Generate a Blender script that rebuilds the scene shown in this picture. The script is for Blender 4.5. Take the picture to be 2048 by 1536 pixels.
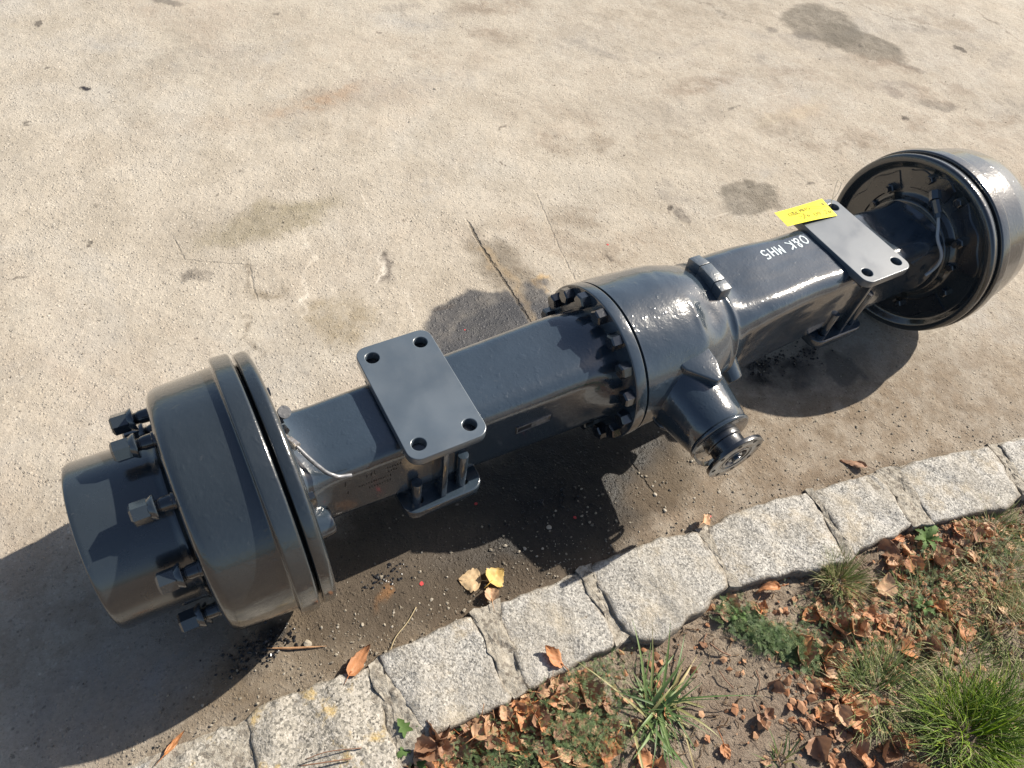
import bpy, bmesh, math, random
import numpy as np
from mathutils import Vector, Matrix, noise

# ---------------------------------------------------------------- scene, camera, light
for o in list(bpy.data.objects):
    bpy.data.objects.remove(o)
S = bpy.context.scene
C = S.collection
rad = math.radians

cam_d = bpy.data.cameras.new('camera')
cam = bpy.data.objects.new('camera', cam_d)
C.objects.link(cam)
AZ = 0.2245                                   # height of the axle's centre line
yaw, pitch, roll = 0.6420, -0.9048, 0.1783
cy_, sy_, cp_, sp_ = math.cos(yaw), math.sin(yaw), math.cos(pitch), math.sin(pitch)
fw = Vector((sy_*cp_, cy_*cp_, sp_))
rt = Vector((cy_, -sy_, 0))
up = rt.cross(fw)
r2 = math.cos(roll)*rt + math.sin(roll)*up
u2 = -math.sin(roll)*rt + math.cos(roll)*up
m = Matrix((r2, u2, -fw)).transposed().to_4x4()
m.translation = Vector((-0.8439, -0.6752, 1.0976 + AZ))
cam.matrix_world = m
cam_d.sensor_width = 36
cam_d.lens = 1454.58/2048*36
cam_d.clip_start = 0.02
cam_d.clip_end = 500
S.camera = cam

SUN_DIR = Vector((1.25, 0.05, 1.0)).normalized()
sun_el = math.asin(SUN_DIR.z)
sun_az = math.atan2(SUN_DIR.y, SUN_DIR.x)
W = bpy.data.worlds.new('World')
S.world = W
W.use_nodes = True
nt = W.node_tree
bg = nt.nodes['Background']
sky = nt.nodes.new('ShaderNodeTexSky')
sky.sky_type = 'NISHITA'
sky.sun_disc = False
sky.sun_elevation = sun_el
sky.sun_rotation = math.pi/2 - sun_az
nt.links.new(sky.outputs[0], bg.inputs[0])
sky.dust_density = 2.0
sky.ozone_density = 0.6
bg.inputs[1].default_value = 0.072
sl = bpy.data.lights.new('sun', 'SUN')
sl.energy = 5.0
sl.angle = rad(0.53)
sl.color = (1.0, 0.92, 0.80)
sun = bpy.data.objects.new('sun', sl)
sun.rotation_euler = SUN_DIR.to_track_quat('Z', 'Y').to_euler()
C.objects.link(sun)
S.view_settings.view_transform = 'Standard'
S.view_settings.look = 'None'
S.view_settings.exposure = 0.76
S.view_settings.gamma = 1
S.view_settings.use_curve_mapping = False
S.render.engine = 'CYCLES'

# ---------------------------------------------------------------- measured plan (metres on the ground)
STONES = [[[-1.073, -0.279], [-0.998, -0.27], [-0.964, -0.282], [-0.966, -0.318], [-0.964, -0.351], [-0.973, -0.401], [-1.085, -0.372], [-1.146, -0.295]], [[-0.959, -0.277], [-0.921, -0.268], [-0.877, -0.273], [-0.83, -0.276], [-0.753, -0.293], [-0.759, -0.334], [-0.752, -0.348], [-0.765, -0.396], [-0.761, -0.425], [-0.774, -0.475], [-0.92, -0.429], [-0.965, -0.375], [-0.963, -0.328]], [[-0.726, -0.281], [-0.661, -0.284], [-0.615, -0.283], [-0.555, -0.289], [-0.554, -0.334], [-0.554, -0.372], [-0.559, -0.418], [-0.553, -0.443], [-0.565, -0.451], [-0.611, -0.444], [-0.661, -0.44], [-0.708, -0.435], [-0.713, -0.416], [-0.718, -0.372], [-0.725, -0.337], [-0.729, -0.306]], [[-0.492, -0.292], [-0.449, -0.295], [-0.389, -0.302], [-0.333, -0.308], [-0.332, -0.333], [-0.332, -0.366], [-0.331, -0.404], [-0.333, -0.433], [-0.342, -0.453], [-0.385, -0.448], [-0.435, -0.448], [-0.481, -0.448], [-0.519, -0.448], [-0.52, -0.414], [-0.511, -0.36], [-0.507, -0.321]], [[-0.296, -0.308], [-0.279, -0.305], [-0.21, -0.31], [-0.134, -0.317], [-0.06, -0.339], [-0.06, -0.389], [-0.065, -0.436], [-0.077, -0.458], [-0.12, -0.464], [-0.148, -0.476], [-0.178, -0.474], [-0.211, -0.479], [-0.247, -0.486], [-0.27, -0.477], [-0.292, -0.463], [-0.306, -0.441], [-0.308, -0.409], [-0.306, -0.366], [-0.305, -0.327]], [[-0.027, -0.34], [0.04, -0.34], [0.151, -0.353], [0.221, -0.37], [0.227, -0.389], [0.206, -0.45], [0.192, -0.501], [0.185, -0.526], [0.103, -0.507], [0.026, -0.485], [-0.05, -0.466], [-0.057, -0.446], [-0.051, -0.402], [-0.04, -0.364]], [[0.242, -0.376], [0.31, -0.383], [0.377, -0.395], [0.407, -0.404], [0.408, -0.434], [0.401, -0.466], [0.386, -0.498], [0.384, -0.53], [0.33, -0.531], [0.273, -0.524], [0.218, -0.523], [0.216, -0.476], [0.228, -0.433], [0.228, -0.402]], [[0.467, -0.418], [0.537, -0.424], [0.617, -0.442], [0.719, -0.471], [0.719, -0.501], [0.701, -0.543], [0.682, -0.592], [0.626, -0.601], [0.561, -0.578], [0.505, -0.565], [0.433, -0.55], [0.443, -0.519], [0.453, -0.479], [0.46, -0.442]], [[0.759, -0.478], [0.845, -0.494], [0.959, -0.514], [0.891, -0.623], [0.717, -0.602], [0.72, -0.572]], [[0.991, -0.52], [1.242, -0.558], [1.164, -0.672], [0.921, -0.629]]]
MORTAR = [[[-0.961, -0.278], [-0.963, -0.327], [-0.966, -0.374], [-0.967, -0.404], [-0.979, -0.398], [-0.965, -0.318]], [[-0.751, -0.291], [-0.729, -0.286], [-0.731, -0.311], [-0.725, -0.341], [-0.718, -0.377], [-0.714, -0.416], [-0.713, -0.44], [-0.768, -0.462], [-0.76, -0.424], [-0.762, -0.393], [-0.752, -0.347], [-0.757, -0.33]], [[-0.551, -0.288], [-0.494, -0.291], [-0.506, -0.32], [-0.511, -0.361], [-0.521, -0.417], [-0.523, -0.442], [-0.55, -0.443], [-0.556, -0.416], [-0.551, -0.37], [-0.551, -0.333]], [[-0.328, -0.306], [-0.294, -0.305], [-0.305, -0.328], [-0.305, -0.367], [-0.308, -0.41], [-0.306, -0.443], [-0.337, -0.451], [-0.33, -0.431], [-0.327, -0.402], [-0.329, -0.364]], [[-0.053, -0.337], [-0.028, -0.339], [-0.039, -0.365], [-0.05, -0.403], [-0.056, -0.447], [-0.05, -0.465], [-0.072, -0.459], [-0.061, -0.436], [-0.056, -0.389]], [[0.414, -0.402], [0.47, -0.415], [0.462, -0.443], [0.455, -0.481], [0.444, -0.521], [0.436, -0.548], [0.39, -0.532], [0.391, -0.498], [0.407, -0.466], [0.414, -0.435]], [[0.227, -0.369], [0.244, -0.376], [0.23, -0.403], [0.229, -0.434], [0.218, -0.478], [0.219, -0.522], [0.191, -0.525], [0.197, -0.501], [0.211, -0.45], [0.232, -0.389]], [[0.729, -0.469], [0.76, -0.477], [0.723, -0.571], [0.717, -0.602], [0.689, -0.593], [0.708, -0.544], [0.726, -0.502]]]
UP = [[-1.084, -0.262], [-0.961, -0.273], [-0.751, -0.286], [-0.551, -0.284], [-0.327, -0.302], [-0.053, -0.336], [0.25, -0.372], [0.421, -0.4], [0.738, -0.468], [0.975, -0.513], [1.261, -0.557]]
LOW = [[-0.925, -0.44], [-0.765, -0.454], [-0.703, -0.435], [-0.559, -0.451], [-0.496, -0.447], [-0.339, -0.452], [-0.264, -0.477], [-0.114, -0.463], [-0.044, -0.464], [0.191, -0.525], [0.226, -0.524], [0.395, -0.528], [0.444, -0.549], [0.692, -0.594], [0.924, -0.638], [1.183, -0.672]]
ST = {"wet": [-0.193, 0.361, 0.1516, 0.1215, 2.9558], "wet2": [-0.037, 0.332, 0.0848, 0.0843, 2.8422], "brown": [-0.057, 0.496, 0.147, 0.0559, 1.564], "oil1": [-0.342, -0.119, 0.306, 0.122, 3.027], "oil2": [-0.053, -0.203, 0.0879, 0.0742, -0.721], "oil3": [-0.624, -0.129, 0.158, 0.084, 3.1353], "oil4": [0.412, -0.076, 0.1041, 0.0522, -3.0936], "oil5": [-0.914, -0.173, 0.0482, 0.0356, -3.0585], "oil6": [0.552, -0.146, 0.0438, 0.046, 2.3562], "s1": [0.799, 0.483, 0.1101, 0.0797, 2.6495], "s2": [1.861, 1.288, 0.1751, 0.1803, 2.1239], "s2b": [1.921, 1.115, 0.1786, 0.1162, 1.9492], "s3": [1.725, 1.21, 0.0618, 0.0374, 2.4593], "s4": [1.598, 1.313, 0.0288, 0.0263, 2.5536], "s5": [1.997, 0.912, 0.0595, 0.0278, 2.3086], "s6": [1.782, 0.794, 0.0761, 0.0606, 2.4586], "s7": [1.867, 0.671, 0.0758, 0.0347, 2.506], "s8": [1.175, 0.748, 0.1047, 0.0854, 2.3697], "s9": [-0.55, 0.901, 0.1728, 0.0662, -3.0431], "s10": [-0.777, 0.742, 0.0314, 0.0164, 2.4917], "s11": [-0.631, 0.645, 0.0477, 0.0239, 2.5652], "s12": [-0.926, 2.096, 0.0242, 0.0161, 3.0172], "s13": [-0.847, 1.656, 0.0126, 0.0111, 2.8198], "s14": [-0.498, 0.491, 0.0758, 0.0791, 2.7488], "s15": [-0.501, 1.79, 0.2362, 0.1152, -3.0398], "s16": [1.238, 1.542, 0.6553, 0.1442, 3.0407], "s17": [-0.237, 1.394, 0.2328, 0.0678, -2.9863], "s18": [0.533, -0.094, 0.1552, 0.1012, -3.0188], "s19": [-0.53, 2.139, 0.0528, 0.0174, 2.8139], "s20": [0.549, 0.494, 0.0186, 0.019, 2.5088], "s21": [2.155, 1.108, 0.2228, 0.1765, 2.0063], "g1": [-1.157, -0.141, 0.13, 0.086, 3.1339], "g2": [-1.048, -0.106, 0.0779, 0.074, 2.987], "crustA": [-0.938, -0.166, 0.026, 0.0241, -3.1032], "lt1": [1.277, 0.809, 0.1809, 0.0304, -3.0419], "lt2": [-0.699, 0.541, 0.0488, 0.1058, 2.3996], "lt3": [-0.562, 0.78, 0.1079, 0.0285, -2.7817], "rust1": [-0.68, -0.178, 0.0181, 0.0147, -3.0309], "rust2": [-0.249, 0.458, 0.0235, 0.0093, -2.9275], "rust3": [0.002, 0.412, 0.0279, 0.0107, 2.8879], "rust4": [-0.237, 1.394, 0.1387, 0.0281, -2.9456]}
CR = [[[-0.063, 0.694], [-0.074, 0.607], [-0.077, 0.514], [-0.08, 0.426], [-0.086, 0.316]], [[0.182, 0.748], [0.152, 0.629], [0.121, 0.508], [0.098, 0.393]], [[-0.789, 0.911], [-0.785, 0.83], [-0.646, 0.755], [-0.661, 0.685], [-0.665, 0.632]], [[-0.669, 0.764], [-0.649, 0.746], [-0.665, 0.677]], [[-0.695, 0.574], [-0.713, 0.531], [-0.713, 0.457]], [[1.426, 1.62], [1.501, 1.446], [1.596, 1.335]], [[2.189, 1.375], [2.253, 1.256], [2.31, 1.106]], [[2.75, 1.164], [2.68, 0.998], [2.675, 0.868]], [[-0.086, -0.139], [-0.088, -0.186], [-0.086, -0.221]], [[-0.726, -0.134], [-0.686, -0.132], [-0.599, -0.141]], [[-0.454, 0.864], [-0.527, 0.649], [-0.568, 0.52]]]
LEAFPT = [[-0.523, -0.225], [-0.477, -0.24], [-0.501, -0.267], [-0.762, -0.27], [0.379, -0.362], [-1.068, -0.26], [-0.454, -0.419], [0.005, -0.499], [-0.339, -0.55]]
PEBBLE = [[-0.831, -0.203], [-0.085, -0.228], [-0.088, -0.268], [0.134, 1.339], [-0.396, -0.214], [-0.329, -0.195], [-0.734, -0.214]]
REDFLECK = [[-0.607, -0.19], [0.257, 0.476], [-0.438, -0.084], [-0.007, -0.321], [-0.269, -0.199], [-0.248, 0.349]]
TUFT = [[0.146, -0.852], [0.065, -0.753], [0.16, -0.551], [-0.332, -0.578], [0.426, -0.787], [0.293, -0.663], [-0.187, -0.752], [-0.547, -0.556], [0.67, -0.617], [0.263, -0.792], [-0.307, -0.664]]
DAND = [[-0.73, -0.435], [0.402, -0.569], [0.271, -0.67]]
COVER = [[-0.093, -0.5], [-0.076, -0.541], [-0.057, -0.578], [-0.025, -0.615], [-0.012, -0.643], [-0.475, -0.486], [-0.562, -0.513], [-0.388, -0.482], [-0.644, -0.488], [-0.462, -0.565], [0.062, -0.594]]
CLUS = [[-0.589, -0.473], [-0.696, -0.461], [-0.491, -0.478], [-0.492, -0.532], [-0.047, -0.507], [0.239, -0.589], [0.373, -0.594], [0.497, -0.628], [0.604, -0.64], [0.015, -0.656], [-0.024, -0.736], [0.125, -0.614], [0.22, -0.662], [0.334, -0.695], [0.451, -0.717], [0.22, -0.728], [-0.007, -0.82], [-0.359, -0.601], [-0.455, -0.586], [-0.102, -0.657], [-0.094, -0.756], [0.299, -0.882]]

# ---------------------------------------------------------------- helpers
def link(o, parent=None):
    C.objects.link(o)
    if parent is not None:
        o.parent = parent
    return o

def tag(o, label=None, cat=None, group=None, kind=None):
    if label: o['label'] = label
    if cat: o['category'] = cat
    if group: o['group'] = group
    if kind: o['kind'] = kind
    return o

def empty(name, loc=(0, 0, 0)):
    o = bpy.data.objects.new(name, None)
    o.location = loc
    o.empty_display_size = 0.05
    return link(o)

def mesh(name, verts, faces, mat=None, smooth=True, sharp=40):
    me = bpy.data.meshes.new(name)
    me.from_pydata([tuple(v) for v in verts], [], faces)
    me.validate()
    bm = bmesh.new(); bm.from_mesh(me)
    bmesh.ops.recalc_face_normals(bm, faces=bm.faces)
    bm.to_mesh(me); bm.free()
    return finish(me, mat, smooth, sharp)

def finish(me, mat=None, smooth=True, sharp=40):
    if smooth:
        me.polygons.foreach_set('use_smooth', [True]*len(me.polygons))
        if sharp: me.set_sharp_from_angle(angle=rad(sharp))
    if mat: me.materials.append(mat)
    me.update()
    return me

def ob(name, me, parent=None, loc=(0, 0, 0), rot=(0, 0, 0), label=None):
    o = bpy.data.objects.new(name, me)
    o.location = loc
    o.rotation_euler = rot
    link(o, parent)
    if label: o['label'] = label
    return o

class MB:
    """collects pieces that make up ONE part"""
    def __init__(self): self.v = []; self.f = []
    def add(self, verts, faces, M=None):
        b = len(self.v)
        for v in verts:
            v = Vector(v)
            if M is not None: v = M @ v
            self.v.append(v)
        self.f += [tuple(i+b for i in f) for f in faces]
        return self
    def mesh(self, name, mat, smooth=True, sharp=40): return mesh(name, self.v, self.f, mat, smooth, sharp)

def lathe_data(prof, n=96, axis='X', close=False):
    """prof: list of (a, r); r = 0 makes a pole"""
    v = []; f = []
    rings = []
    for a, r in prof:
        if r <= 1e-6:
            rings.append([len(v)]); v.append((a, 0, 0))
        else:
            rings.append(list(range(len(v), len(v)+n)))
            for i in range(n):
                t = 2*math.pi*i/n
                v.append((a, r*math.cos(t), r*math.sin(t)))
    pairs = list(zip(rings, rings[1:]))
    if close: pairs.append((rings[-1], rings[0]))
    for A, B in pairs:
        for i in range(n):
            j = (i+1) % n
            if len(A) == 1 and len(B) == 1: continue
            if len(A) == 1: f.append((A[0], B[i], B[j]))
            elif len(B) == 1: f.append((A[i], A[j], B[0]))
            else: f.append((A[i], A[j], B[j], B[i]))
    if axis == 'Y': v = [(y, x, z) for x, y, z in v]
    if axis == 'Z': v = [(z, y, x) for x, y, z in v]
    return v, f

def rounded(prof, r=0.004, k=3):
    """round the corners of a profile polyline"""
    out = [prof[0]]
    for p, q, s in zip(prof, prof[1:], prof[2:]):
        p, q, s = Vector(p), Vector(q), Vector(s)
        a, b = p-q, s-q
        rr = min(r, a.length*.45, b.length*.45)
        a = q + a.normalized()*rr; b = q + b.normalized()*rr
        for i in range(k+1):
            t = i/k
            out.append(tuple((1-t)**2*a + 2*t*(1-t)*q + t*t*b))
    out.append(prof[-1])
    return out

def box_data(x0, x1, y0, y1, z0, z1, b=0.0):
    bm = bmesh.new()
    bmesh.ops.create_cube(bm, size=1)
    for v in bm.verts:
        v.co = Vector(((x0+x1)/2+v.co.x*(x1-x0), (y0+y1)/2+v.co.y*(y1-y0), (z0+z1)/2+v.co.z*(z1-z0)))
    if b: bmesh.ops.bevel(bm, geom=bm.edges[:], offset=b, segments=2, affect='EDGES', profile=.5)
    bm.verts.index_update()
    v = [x.co.copy() for x in bm.verts]; f = [tuple(x.index for x in p.verts) for p in bm.faces]
    bm.free()
    return v, f

def hex_data(x0, x1, R, bev=0.12):
    """hexagon bar along X with a chamfered outer (x0) end"""
    v = []; f = []
    d = (x1-x0)
    prof = [(x0, R*.80), (x0+d*bev, R), (x1, R)]
    for a, r in prof:
        for i in range(6):
            t = math.pi/3*i + .2
            v.append((a, r*math.cos(t), r*math.sin(t)))
    for k in range(2):
        for i in range(6):
            j = (i+1) % 6
            f.append((k*6+i, k*6+j, k*6+6+j, k*6+6+i))
    f.append(tuple(range(5, -1, -1))); f.append(tuple(range(12, 18)))
    return v, f

def tube_data(pts, r, n=10, caps=True):
    pts = [Vector(p) for p in pts]
    # smooth
    v = []; f = []
    N = len(pts)
    ref = None
    for i, p in enumerate(pts):
        t = (pts[min(i+1, N-1)] - pts[max(i-1, 0)]).normalized()
        if ref is None:
            ref = t.orthogonal().normalized()
        ref = (ref - t*ref.dot(t)).normalized()
        b = t.cross(ref)
        rr = r[i] if isinstance(r, (list, tuple)) else r
        for k in range(n):
            a = 2*math.pi*k/n
            v.append(p + ref*rr*math.cos(a) + b*rr*math.sin(a))
    for i in range(N-1):
        for k in range(n):
            j = (k+1) % n
            f.append((i*n+k, i*n+j, (i+1)*n+j, (i+1)*n+k))
    if caps:
        f.append(tuple(range(n-1, -1, -1))); f.append(tuple(range((N-1)*n, N*n)))
    return v, f

def spline(pts, per=8):
    P = [Vector(p) for p in pts]
    P = [2*P[0]-P[1]] + P + [2*P[-1]-P[-2]]
    out = []
    for i in range(1, len(P)-2):
        a, b, c, d = P[i-1:i+3]
        for k in range(per):
            t = k/per
            out.append(.5*((2*b)+(-a+c)*t+(2*a-5*b+4*c-d)*t*t+(-a+3*b-3*c+d)*t**3))
    out.append(P[-2])
    return out

def loft_data(secs, n=96, caps=(True, True)):
    """secs: list of (x, cy, cz, fn(angle)->radius)"""
    v = []; f = []
    for x, cy, cz, fn in secs:
        for i in range(n):
            t = 2*math.pi*i/n
            r = fn(t)
            v.append((x, cy + r*math.cos(t), cz + r*math.sin(t)))
    for k in range(len(secs)-1):
        for i in range(n):
            j = (i+1) % n
            f.append((k*n+i, k*n+j, (k+1)*n+j, (k+1)*n+i))
    if caps[0]: f.append(tuple(range(n-1, -1, -1)))
    if caps[1]: f.append(tuple(range((len(secs)-1)*n, len(secs)*n)))
    return v, f

def rbox(w, h, c):
    """polar radius of a rounded rectangle"""
    def fn(t):
        ct, st = abs(math.cos(t)), abs(math.sin(t))
        r = min(w/max(ct, 1e-9), h/max(st, 1e-9))
        x, y = r*ct, r*st
        if x > w-c and y > h-c:
            px, py = w-c, h-c
            b = px*ct+py*st
            r = b + math.sqrt(max(0, b*b-(px*px+py*py-c*c)))
        return r
    return fn
def circ(R): return lambda t: R
def blend(a, b, k): return lambda t: a(t)*(1-k)+b(t)*k
def sm(k): return k*k*(3-2*k)

def plate_data(w, h, c, holes, hr, bulge=0.0):
    """2D outline with holes -> curve with fill, returned as mesh through the depsgraph; thickness added by the curve"""
    pts = []
    for sx, sy, a0 in ((1, 1, 0), (-1, 1, 90), (-1, -1, 180), (1, -1, 270)):
        for k in range(7):
            a = rad(a0+15*k)
            pts.append((sx*(w-c)+c*math.cos(a), sy*(h-c)+c*math.sin(a)))
    outs = [pts]
    for hx, hy in holes:
        outs.append([(hx+hr*math.cos(2*math.pi*k/24), hy+hr*math.sin(2*math.pi*k/24)) for k in range(24)])
    return outs
def filled(name, outs, half, bev, mat):
    cu = bpy.data.curves.new(name, 'CURVE')
    cu.dimensions = '2D'; cu.fill_mode = 'BOTH'
    cu.extrude = half-bev; cu.bevel_depth = bev; cu.bevel_resolution = 2; cu.offset = -bev
    for pts in outs:
        sp = cu.splines.new('POLY'); sp.points.add(len(pts)-1)
        for p, q in zip(sp.points, pts): p.co = (q[0], q[1], 0, 1)
        sp.use_cyclic_u = True
    t = bpy.data.objects.new(name, cu); C.objects.link(t)
    dg = bpy.context.evaluated_depsgraph_get(); dg.update()
    me = bpy.data.meshes.new_from_object(t.evaluated_get(dg))
    bpy.data.objects.remove(t); bpy.data.curves.remove(cu)
    me.name = name; me.materials.clear()
    return finish(me, mat, True, 35)

# ---------------------------------------------------------------- materials
class NT:
    def __init__(self, name):
        self.m = bpy.data.materials.new(name); self.m.use_nodes = True
        self.t = self.m.node_tree; self.n = self.t.nodes
        self.b = self.n['Principled BSDF']
        self._pos = None
    def new(self, t, **kw):
        x = self.n.new(t)
        for k, v in kw.items(): setattr(x, k, v)
        return x
    def l(self, a, b): self.t.links.new(a, b); return self
    def pos(self, obj=False):
        if self._pos is None:
            if obj: self._pos = self.new('ShaderNodeTexCoord').outputs['Object']
            else: self._pos = self.new('ShaderNodeNewGeometry').outputs['Position']
        return self._pos
    def noise(self, scale, detail=4, rough=.55, vec=None, dist=0, out=0):
        x = self.new('ShaderNodeTexNoise')
        x.inputs['Scale'].default_value = scale; x.inputs['Detail'].default_value = detail
        x.inputs['Roughness'].default_value = rough; x.inputs['Distortion'].default_value = dist
        self.l(vec or self.pos(), x.inputs['Vector']); return x.outputs[out]
    def voro(self, scale, out='Distance', vec=None, feature='F1'):
        x = self.new('ShaderNodeTexVoronoi'); x.feature = feature
        x.inputs['Scale'].default_value = scale
        self.l(vec or self.pos(), x.inputs['Vector']); return x.outputs[out]
    def ramp(self, fac, stops, interp='LINEAR'):
        x = self.new('ShaderNodeValToRGB'); cr = x.color_ramp; cr.interpolation = interp
        while len(cr.elements) < len(stops): cr.elements.new(.5)
        for e, (p, c) in zip(cr.elements, stops):
            e.position = p; e.color = (*c, 1) if len(c) == 3 else c
        self.l(fac, x.inputs[0]); return x.outputs[0]
    def val(self, v):
        x = self.new('ShaderNodeValue'); x.outputs[0].default_value = v; return x.outputs[0]
    def math(self, op, a, b=None, clamp=False):
        x = self.new('ShaderNodeMath', operation=op, use_clamp=clamp)
        for s, i in ((a, 0), (b, 1)):
            if s is None: continue
            if isinstance(s, (int, float)): x.inputs[i].default_value = s
            else: self.l(s, x.inputs[i])
        return x.outputs[0]
    def rng(self, v, a, b, c=0, d=1, smooth=True):
        x = self.new('ShaderNodeMapRange'); x.interpolation_type = 'SMOOTHSTEP' if smooth else 'LINEAR'
        x.inputs['From Min'].default_value = a; x.inputs['From Max'].default_value = b
        x.inputs['To Min'].default_value = c; x.inputs['To Max'].default_value = d
        self.l(v, x.inputs['Value']); return x.outputs['Result']
    def mix(self, f, a, b, blend='MIX'):
        x = self.new('ShaderNodeMix', data_type='RGBA', blend_type=blend)
        for s, i in ((f, 0), (a, 6), (b, 7)):
            if isinstance(s, (int, float)): x.inputs[i].default_value = s
            elif isinstance(s, tuple): x.inputs[i].default_value = (*s, 1)
            else: self.l(s, x.inputs[i])
        return x.outputs[2]
    def bump(self, h, strength=.5, dist=.002, normal=None):
        x = self.new('ShaderNodeBump'); x.inputs['Strength'].default_value = strength; x.inputs['Distance'].default_value = dist
        self.l(h, x.inputs['Height'])
        if normal: self.l(normal, x.inputs['Normal'])
        return x.outputs[0]
    def set(self, **kw):
        for k, v in kw.items():
            i = self.b.inputs[k.replace('_', ' ')]
            if isinstance(v, (int, float)): i.default_value = v
            elif isinstance(v, tuple): i.default_value = (*v, 1) if len(v) == 3 else v
            else: self.l(v, i)
        return self
    def ellipse(self, vec, e, soft=.25):
        x = self.new('ShaderNodeMapping', vector_type='TEXTURE')
        x.inputs['Location'].default_value = (e[0], e[1], 0)
        x.inputs['Rotation'].default_value = (0, 0, e[4])
        x.inputs['Scale'].default_value = (e[2], e[3], 1e3)
        self.l(vec, x.inputs['Vector'])
        y = self.new('ShaderNodeVectorMath', operation='LENGTH')
        self.l(x.outputs[0], y.inputs[0])
        return self.rng(y.outputs['Value'], 1-soft, 1+soft, 1, 0)
    def warp(self, scale, amp, detail=3):
        nz = self.noise(scale, detail, .6, out=1)
        a = self.new('ShaderNodeVectorMath', operation='SUBTRACT'); self.l(nz, a.inputs[0]); a.inputs[1].default_value = (.5, .5, .5)
        b = self.new('ShaderNodeVectorMath', operation='MULTIPLY_ADD'); self.l(a.outputs[0], b.inputs[0])
        b.inputs[1].default_value = (amp, amp, 0); self.l(self.pos(), b.inputs[2])
        return b.outputs[0]

def paint(name, col, rough=.22, peel=.35, flat=False):
    t = NT(name)
    t.pos(obj=True)
    n1 = t.noise(150, 2, .5)
    n2 = t.noise(28, 4, .6)
    # sparse drips and dents in the cast surface
    n3 = t.rng(t.noise(70, 2, .5), .58, .74)
    h = t.math('ADD', t.math('MULTIPLY', n1, .35 if not flat else .08), t.math('MULTIPLY', n2, 1.1 if not flat else .08))
    h = t.math('ADD', h, t.math('MULTIPLY', n3, .28 if not flat else .04))
    c = t.mix(t.rng(t.noise(6, 5, .6), .35, .7), col, tuple(x*1.25 for x in col))
    dust = t.rng(t.noise(95, 5, .7), .60, .8, 0, .10)
    c = t.mix(dust, c, (.25, .23, .2))
    t.set(Base_Color=c, Roughness=t.rng(t.noise(14, 5, .6), .3, .7, rough*.8, rough*1.35), Normal=t.bump(h, peel, .0022))
    t.b.inputs['IOR'].default_value = 1.58
    t.set(Coat_Weight=.85, Coat_Roughness=rough*.55)
    t.b.inputs['Coat IOR'].default_value = 1.6
    return t.m

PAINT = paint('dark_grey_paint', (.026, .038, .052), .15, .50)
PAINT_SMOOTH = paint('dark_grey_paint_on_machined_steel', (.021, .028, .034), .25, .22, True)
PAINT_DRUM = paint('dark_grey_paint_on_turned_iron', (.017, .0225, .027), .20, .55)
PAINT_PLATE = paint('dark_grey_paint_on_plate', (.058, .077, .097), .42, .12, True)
PAINT_BLACK = paint('black_paint', (.010, .013, .018), .25, .3)
t = NT('bare_steel'); t.pos(obj=True)
t.set(Base_Color=t.ramp(t.noise(300, 3), [(.35, (.28, .24, .2)), (.65, (.5, .48, .45))]), Metallic=.85, Roughness=.32); STEEL = t.m
t = NT('dull_steel'); t.pos(obj=True)
t.set(Base_Color=t.ramp(t.noise(120, 4), [(.35, (.16, .165, .17)), (.65, (.30, .30, .31))]), Metallic=.5, Roughness=.4); DULL = t.m
t = NT('white_marker'); t.pos(obj=True)
t.set(Base_Color=(.52, .60, .63), Roughness=.5); WHITE = t.m
t = NT('pencil_marks'); t.set(Base_Color=(.30, .26, .03), Roughness=.7); PENCIL = t.m
t = NT('stamped_recess'); t.set(Base_Color=(.006, .006, .006), Roughness=.6); STAMP = t.m
t = NT('yellow_card'); t.pos(obj=True)
t.set(Base_Color=t.mix(t.noise(60, 3), (.86, .76, .008), (.78, .66, .006)), Roughness=.55, Normal=t.bump(t.noise(40, 2), .15, .002)); YELLOW = t.m
t = NT('thin_wire'); t.set(Base_Color=(.45, .42, .38), Metallic=.8, Roughness=.4); WIRE = t.m

# ---- concrete pavement
t = NT('worn_concrete')
P = t.pos()
w3 = t.warp(60, .014, 4)
big = t.noise(1.6, 5, .6); mid = t.noise(7, 5, .62); fine = t.noise(130, 6, .78); gr = t.noise(330, 3, .75)
col = t.ramp(big, [(.30, (.355, .32, .268)), (.48, (.44, .395, .328)), (.68, (.415, .388, .342))])
col = t.mix(t.rng(mid, .35, .68, 0, .55), col, (.300, .262, .208))
col = t.mix(t.rng(t.noise(4.1, 5, .6, dist=.6), .52, .70, 0, .5), col, (.43, .395, .335))
# exposed aggregate: single grains, each with its own tone and height
def grains(scale, lo, hi):
    c_ = t.voro(scale, 'Color'); d_ = t.voro(scale, 'Distance')
    s_ = t.new('ShaderNodeSeparateColor'); t.l(c_, s_.inputs[0])
    return s_, t.rng(d_, lo, hi, 1, 0)
g1, m1 = grains(120, .16, .44); g2, m2 = grains(260, .14, .46)
expo = t.rng(t.noise(2.4, 4, .6), .36, .62, .30, 1)
expo2 = t.rng(t.noise(11, 4, .7), .35, .65, .25, 1)
def pick(sep, ch, m_, a): return t.math('MULTIPLY', t.rng(sep.outputs[ch], a, a+.05), m_)
l1 = pick(g1, 0, m1, .84); d1 = pick(g1, 1, m1, .86); l2 = pick(g2, 0, m2, .70); d2 = pick(g2, 1, m2, .72)
col = t.mix(t.math('MULTIPLY', t.rng(fine, .36, .58, 1, 0), .34), col, (.20, .17, .132))
col = t.mix(t.math('MULTIPLY', l2, t.math('MULTIPLY', expo, .55)), col, (.60, .545, .455))
col = t.mix(t.math('MULTIPLY', d2, t.math('MULTIPLY', expo2, .48)), col, (.16, .135, .105))
col = t.mix(t.math('MULTIPLY', l1, t.math('MULTIPLY', expo2, .70)), col, (.60, .55, .47))
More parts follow.
